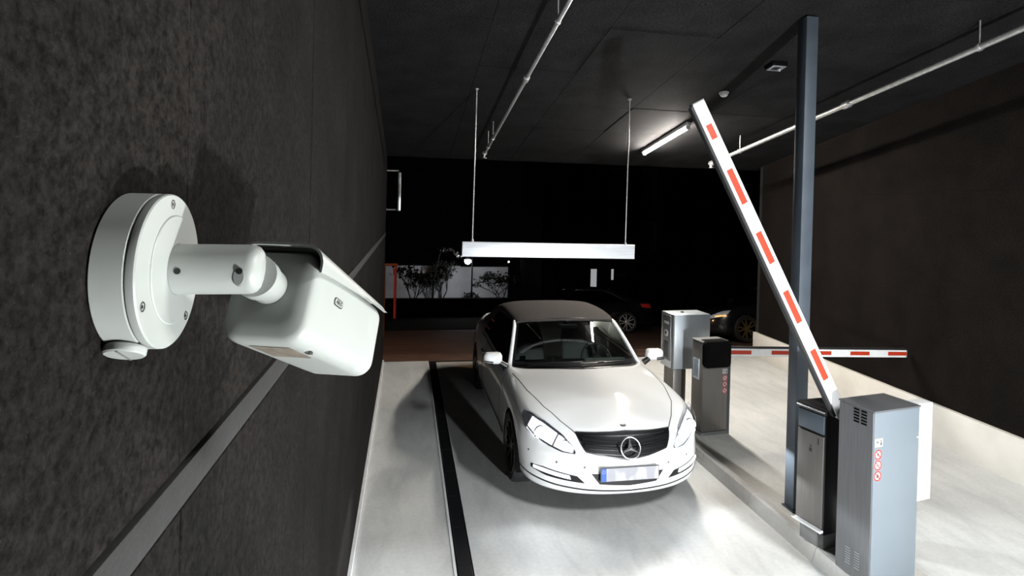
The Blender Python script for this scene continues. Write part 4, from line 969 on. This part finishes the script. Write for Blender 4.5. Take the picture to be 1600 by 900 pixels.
# tail of the car: lamps and boot line
for s in (False, True):
    patch('tail_lamp', [(-3.3, 0.86, 0.86), (-3.55, 0.80, 0.86), (-3.75, 0.55, 0.85)], [(-3.35, 0.88, 0.76), (-3.6, 0.80, 0.74), (-3.78, 0.55, 0.73)], M['tail'], CAR, BV, (0.7, -0.7, 0), 0.004, 20, 5, 0.01, s)

# ================================================================== THE NIGHT STREET
def parked(label, loc, rot, rim_m, lights):
    P = thing('parked_car', label, 'car', loc, 0, 'parked cars on the street'); P.rotation_euler = (Matrix.Rotation(st_ang, 3, 'X') @ Matrix.Rotation(rot, 3, 'Z')).to_euler()
    b2 = bme.copy(); b2.materials.append(M['paint_dark']); link('body', b2, None, P)
    greenhouse(P, M['paint_dark'], M['dark_glass'], M['dark_glass'], M['paint_dark'])
    for wx in (0.0, -2.76):
        for s in (1, -1): wheel(P, wx, s, rim_m, rim_m)
    for s in (False, True):
        patch('headlamp', [(0.36, 0.80, 0.765), (0.50, 0.68, 0.742), (0.70, 0.44, 0.618)], [(0.46, 0.815, 0.685), (0.60, 0.745, 0.615), (0.735, 0.42, 0.555)], M['lamp_silver'], P, BV, (-0.8, -0.6, 0), 0.004, 20, 5, 0.01, s)
        patch('tail_lamp', [(-3.3, 0.86, 0.86), (-3.55, 0.80, 0.86), (-3.75, 0.55, 0.85)], [(-3.35, 0.88, 0.76), (-3.6, 0.80, 0.74), (-3.78, 0.55, 0.73)], M['tail'], P, BV, (0.7, -0.7, 0), 0.004, 20, 5, 0.01, s)
    patch('grille', [(0.8, -0.430, 0.700), (0.8, 0, 0.716), (0.8, 0.430, 0.700)], [(0.8, -0.368, 0.578), (0.8, 0, 0.516), (0.8, 0.368, 0.578)], M['grille'], P, BV, off=0.004, nu=20, nv=5)
    for s in (1, -1): loft('door_mirror', [[(-0.665 - t, s*(0.945 + a*q), 0.985 + b*q) for a, b in rrect(0.205, 0.125, 0.045, 4)] for t, q in ((0, 0.5), (0.03, 0.95), (0.09, 1.0))], M['paint_dark'], P)
    return P
# nearer wheel seen at the back of a car facing left
parked('black parked car with silver spoked wheels, just behind the white car', (6.55 - 2.76, 15.84 + 0.885, street_z(16.7) - 0.02), math.pi, M['rim_silver'], None)
PB = parked('black parked car with bronze wheels at the right end of the street', (8.0, 12.885, street_z(12.885) - 0.02), math.pi, M['rim_gold'], None)

for s in (False, True): patch('indicator_lamp', [(0.50, 0.80, 0.66), (0.69, 0.62, 0.63)], [(0.50, 0.82, 0.63), (0.70, 0.64, 0.60)], M['amber'], PB, BV, (-0.8, -0.6, 0), 0.012, 12, 3, 0.01, s)
# pale lit wall with trees in front
YW = 34.0
pw = thing('garden_wall', 'pale floodlit house wall across the street behind bare trees', 'wall', (2.0, YW, street_z(YW)))
box('wall_face', (-5.2, 0, -0.5), (1.2, 0.3, 2.95), M['street_wall'], pw)
box('wall_face', (1.22, 0.25, -0.5), (4.2, 0.5, 2.85), M['street_wall'], pw)
box('coping', (-5.25, -0.04, 2.95), (1.25, 0.34, 3.02), M['night_facade'], pw)
def tree(label, loc, h, seed, spread=0.55, depth=5):
    rnd = random.Random(seed); T = thing('bare_tree', label, 'tree', loc, 0, 'trees by the lit wall')
    bm = bmesh.new(); tips = []
    def grow(p, d, L_, r, k):
        q = p + d*L_; bm_tube(bm, [p, q], [r, r*0.68], 5, False)
        if k == 0: tips.append(q); return
        for _ in range(3 if k > 2 else 2):
            a = Vector((rnd.uniform(-1, 1), rnd.uniform(-1, 1), rnd.uniform(-0.3, 0.7)))
            grow(q, (d + a*spread).normalized(), L_*rnd.uniform(0.62, 0.85), r*0.62, k-1)
    grow(Vector((0, 0, -0.1)), Vector((0, 0, 1)), h*0.26, h*0.022, depth)
    link('branches', from_bm(bm, 'branches'), M['bark'], T)
    bm = bmesh.new()
    for q in tips:
        for _ in range(2):
            c = q + Vector((rnd.uniform(-.12, .12), rnd.uniform(-.12, .12), rnd.uniform(-.12, .12))); s = rnd.uniform(0.04, 0.09)
            a, b = Vector((rnd.uniform(-1, 1), rnd.uniform(-1, 1), rnd.uniform(-1, 1))).normalized()*s, Vector((rnd.uniform(-1, 1), rnd.uniform(-1, 1), rnd.uniform(-1, 1))).normalized()*s
            bm.faces.new([bm.verts.new(c + v) for v in (a, b, -a, -b)])
    lv = link('leaves', from_bm(bm, 'leaves'), M['leaf'], T); lv['kind'] = 'stuff'
    return T
def ground(x, y): return (x, y, street_z(y))
tree('bare bushy tree in front of the lit wall, left one', ground(0.35, 30.4), 3.1, 3, 0.7, 6)
tree('bare spreading tree in front of the lit wall left of the street lamp', ground(2.05, 33.0), 3.3, 11, 0.8, 6)
tree('small dark round bush at the right end of the lit wall', ground(5.2, 31), 2.9, 21, 0.9, 6)
tree('tiny bush at the foot of the lit wall below the street lamp', ground(3.9, 32.5), 1.5, 5, 0.9, 5)
hg = thing('low_wall', 'low black garden wall below the lit house wall', 'wall', ground(2.6, 29.5))
box('wall_face', (-9, 0, -0.4), (4.5, 0.25, 0.92), M['night_facade'], hg)
box('coping', (-9.05, -0.03, 0.92), (4.55, 0.28, 0.98), M['night_facade'], hg)
# street lamp
SLp = thing('street_lamp', 'bright street lamp on a thin mast behind the hanging bar', 'street lamp', ground(3.28, 30.5), 0, 'street lamps')
LZ = 3.0
tube('mast', [(0.25, 0, -0.1), (0.25, 0, LZ + 0.25)], [0.05, 0.035], M['night_facade'], SLp, 10)
tube('arm', [(0.25, 0, LZ + 0.22), (0.0, 0, LZ + 0.26)], 0.025, M['night_facade'], SLp, 8)
lathe('lamp_head', [(0, LZ + 0.25), (0.12, LZ + 0.22), (0.20, LZ + 0.13), (0.19, LZ + 0.11), (0, LZ + 0.11)], M['lamp_house'], SLp, 18)
lathe('lit_globe', [(0, LZ + 0.12), (0.17, LZ + 0.09), (0.18, LZ - 0.02), (0.11, LZ - 0.12), (0, LZ - 0.15)], M['street_lamp'], SLp, 18)
l = bpy.data.lights.new('street_lamp_light', 'SPOT'); l.energy = 420; l.spot_size = math.radians(150); l.spot_blend = 0.6; l.shadow_soft_size = 0.1; l.color = (0.95, 0.97, 1.0)
lo = bpy.data.objects.new('street_lamp_light', l); COL.objects.link(lo); lo.parent = SLp; lo.location = (0, 0.15, LZ + 0.02); lo.rotation_euler = Vector((-0.3, 1, 0.0)).to_track_quat('-Z', 'Y').to_euler()
# second distant lamp
S2 = thing('street_lamp', 'tiny distant lamp right of the bright street lamp', 'street lamp', ground(6.9, 38), 0, 'street lamps')
tube('mast', [(0, 0, -0.1), (0, 0, 3.4)], 0.04, M['night_facade'], S2, 8)
lathe('lit_globe', [(0, 3.5), (0.05, 3.47), (0.05, 3.42), (0, 3.39)], M['street_lamp'], S2, 10)
# dark building opposite with a few lit strips
BD = thing('building', 'dark building across the street with two lit window strips', 'building', ground(9.5, 30))
box('facade', (-2.2, 0, -0.5), (14, 6, 14), M['night_facade'], BD)
for i in range(9):
    for j in range(4):
        x0 = -1.6 + i*1.7; z0 = 0.6 + j*3.0
        lit = (j == 0 and i in (0,))
        wf = box('window', (x0, -0.06, z0), (x0 + 0.9, 0.02, z0 + 1.7), M['gap'], BD)
        box('pane', (x0 + 0.07, -0.075, z0 + 0.07), (x0 + 0.83, -0.055, z0 + 1.63), M['night_window'], wf)
for x0, z0, z1, wd in ((0.60, 1.42, 2.6, 0.34), (1.80, 2.0, 2.6, 0.13)):
    box('lit_strip', (x0, -0.10, z0), (x0 + wd, -0.076, z1), M['lit_window'], BD)
# projecting sign on the end of the left wall
SN = thing('projecting_sign', 'dark projecting sign on two brackets at the street end of the left wall', 'sign', (-0.36, 9.88, 2.9))
box('back_plate', (-0.06, -0.08, -0.42), (0.0, 0.08, 0.42), M['night_facade'], SN)
for z in (-0.335, 0.335):
    tube('bracket', [(-0.01, 0, z), (0.20, 0, z)], 0.012, M['galv'], SN, 8)
sb = box('sign_board', (0.18, -0.10, -0.37), (0.235, 0.10, 0.31), M['night_facade'], SN, 0.006)
box('edge_profile', (0.195, -0.105, -0.35), (0.240, -0.095, 0.30), M['galv'], sb, 0.003)
wl2 = struct(box('wall_outside', (-0.9, 9.76, -1.0), (-0.37, 9.98, 6.0), M['night_facade'])); tag(wl2, 'dark outer end of the left wall', 'wall')
# rust frame with red post at the kerb
GF = thing('roadside_gate', 'rust orange and red posts joined by a top rail beside the road', 'gate', (-0.56, 16.2, street_z(16.2)))
hz = 2.02
tube('orange_post', [(-0.06, 0, -0.05), (-0.06, 0, hz)], 0.05, M['orange_paint'], GF, 10)
tube('red_post', [(0.26, 0, 0.5), (0.26, 0, hz - 0.03)], 0.04, M['red_paint'], GF, 10)
tube('top_rail', [(-0.5, 0, hz), (0.32, 0, hz)], 0.035, M['orange_paint'], GF, 8)
tube('lower_rail', [(-0.5, 0, 1.2), (-0.06, 0, 1.2)], 0.02, M['orange_paint'], GF, 8)

# lamp added out of view to warm the road in front of the entrance
SO = thing('road_fill_lamp', 'added warm lantern on a mast, out of view left of the entrance', 'street lamp', (-5.0, 12.6, street_z(12.6)))
tube('mast', [(0, 0, -0.1), (0, 0, 4.6)], [0.06, 0.04], M['night_facade'], SO, 10)
lathe('lamp_head', [(0, 4.9), (0.2, 4.8), (0.22, 4.65), (0, 4.65)], M['night_facade'], SO, 18)
lathe('lit_glass', [(0, 4.65), (0.18, 4.64), (0.12, 4.55), (0, 4.52)], M['amber'], SO, 18)
l = bpy.data.lights.new('road_fill_light', 'POINT'); l.energy = 420; l.shadow_soft_size = 0.12; l.color = (1.0, 0.55, 0.28)
lo = bpy.data.objects.new('road_fill_light', l); COL.objects.link(lo); lo.parent = SO; lo.location = (0, 0, 4.4)

# a leafy branch caught in the light beside the street lamp
BR = thing('tree_branch', 'pale leafy branch lit up beside the bright street lamp', 'branch', (2.0, 30.9, street_z(30.9)))
tube('branch_stem', [(-0.6, 0, -0.1), (-0.5, 0, 2.2), (-0.2, 0, 3.5), (0.5, -0.2, 3.65), (1.05, -0.25, 3.30)], [0.06, 0.05, 0.035, 0.02, 0.008], M['bark'], BR, 6)
rnd = random.Random(4)
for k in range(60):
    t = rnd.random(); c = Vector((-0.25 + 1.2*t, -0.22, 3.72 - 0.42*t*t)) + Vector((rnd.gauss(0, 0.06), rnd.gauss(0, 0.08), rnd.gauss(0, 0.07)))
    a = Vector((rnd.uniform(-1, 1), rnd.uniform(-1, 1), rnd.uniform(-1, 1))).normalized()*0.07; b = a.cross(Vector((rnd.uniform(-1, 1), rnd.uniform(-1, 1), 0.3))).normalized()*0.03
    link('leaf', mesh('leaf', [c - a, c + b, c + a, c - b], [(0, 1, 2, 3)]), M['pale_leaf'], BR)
l = bpy.data.lights.new('street_lamp_glow', 'POINT'); l.energy = 14; l.shadow_soft_size = 0.1; l.color = (0.95, 0.97, 1.0)
lo = bpy.data.objects.new('street_lamp_glow', l); COL.objects.link(lo); lo.parent = SLp; lo.location = (-0.05, -0.45, LZ - 0.05)
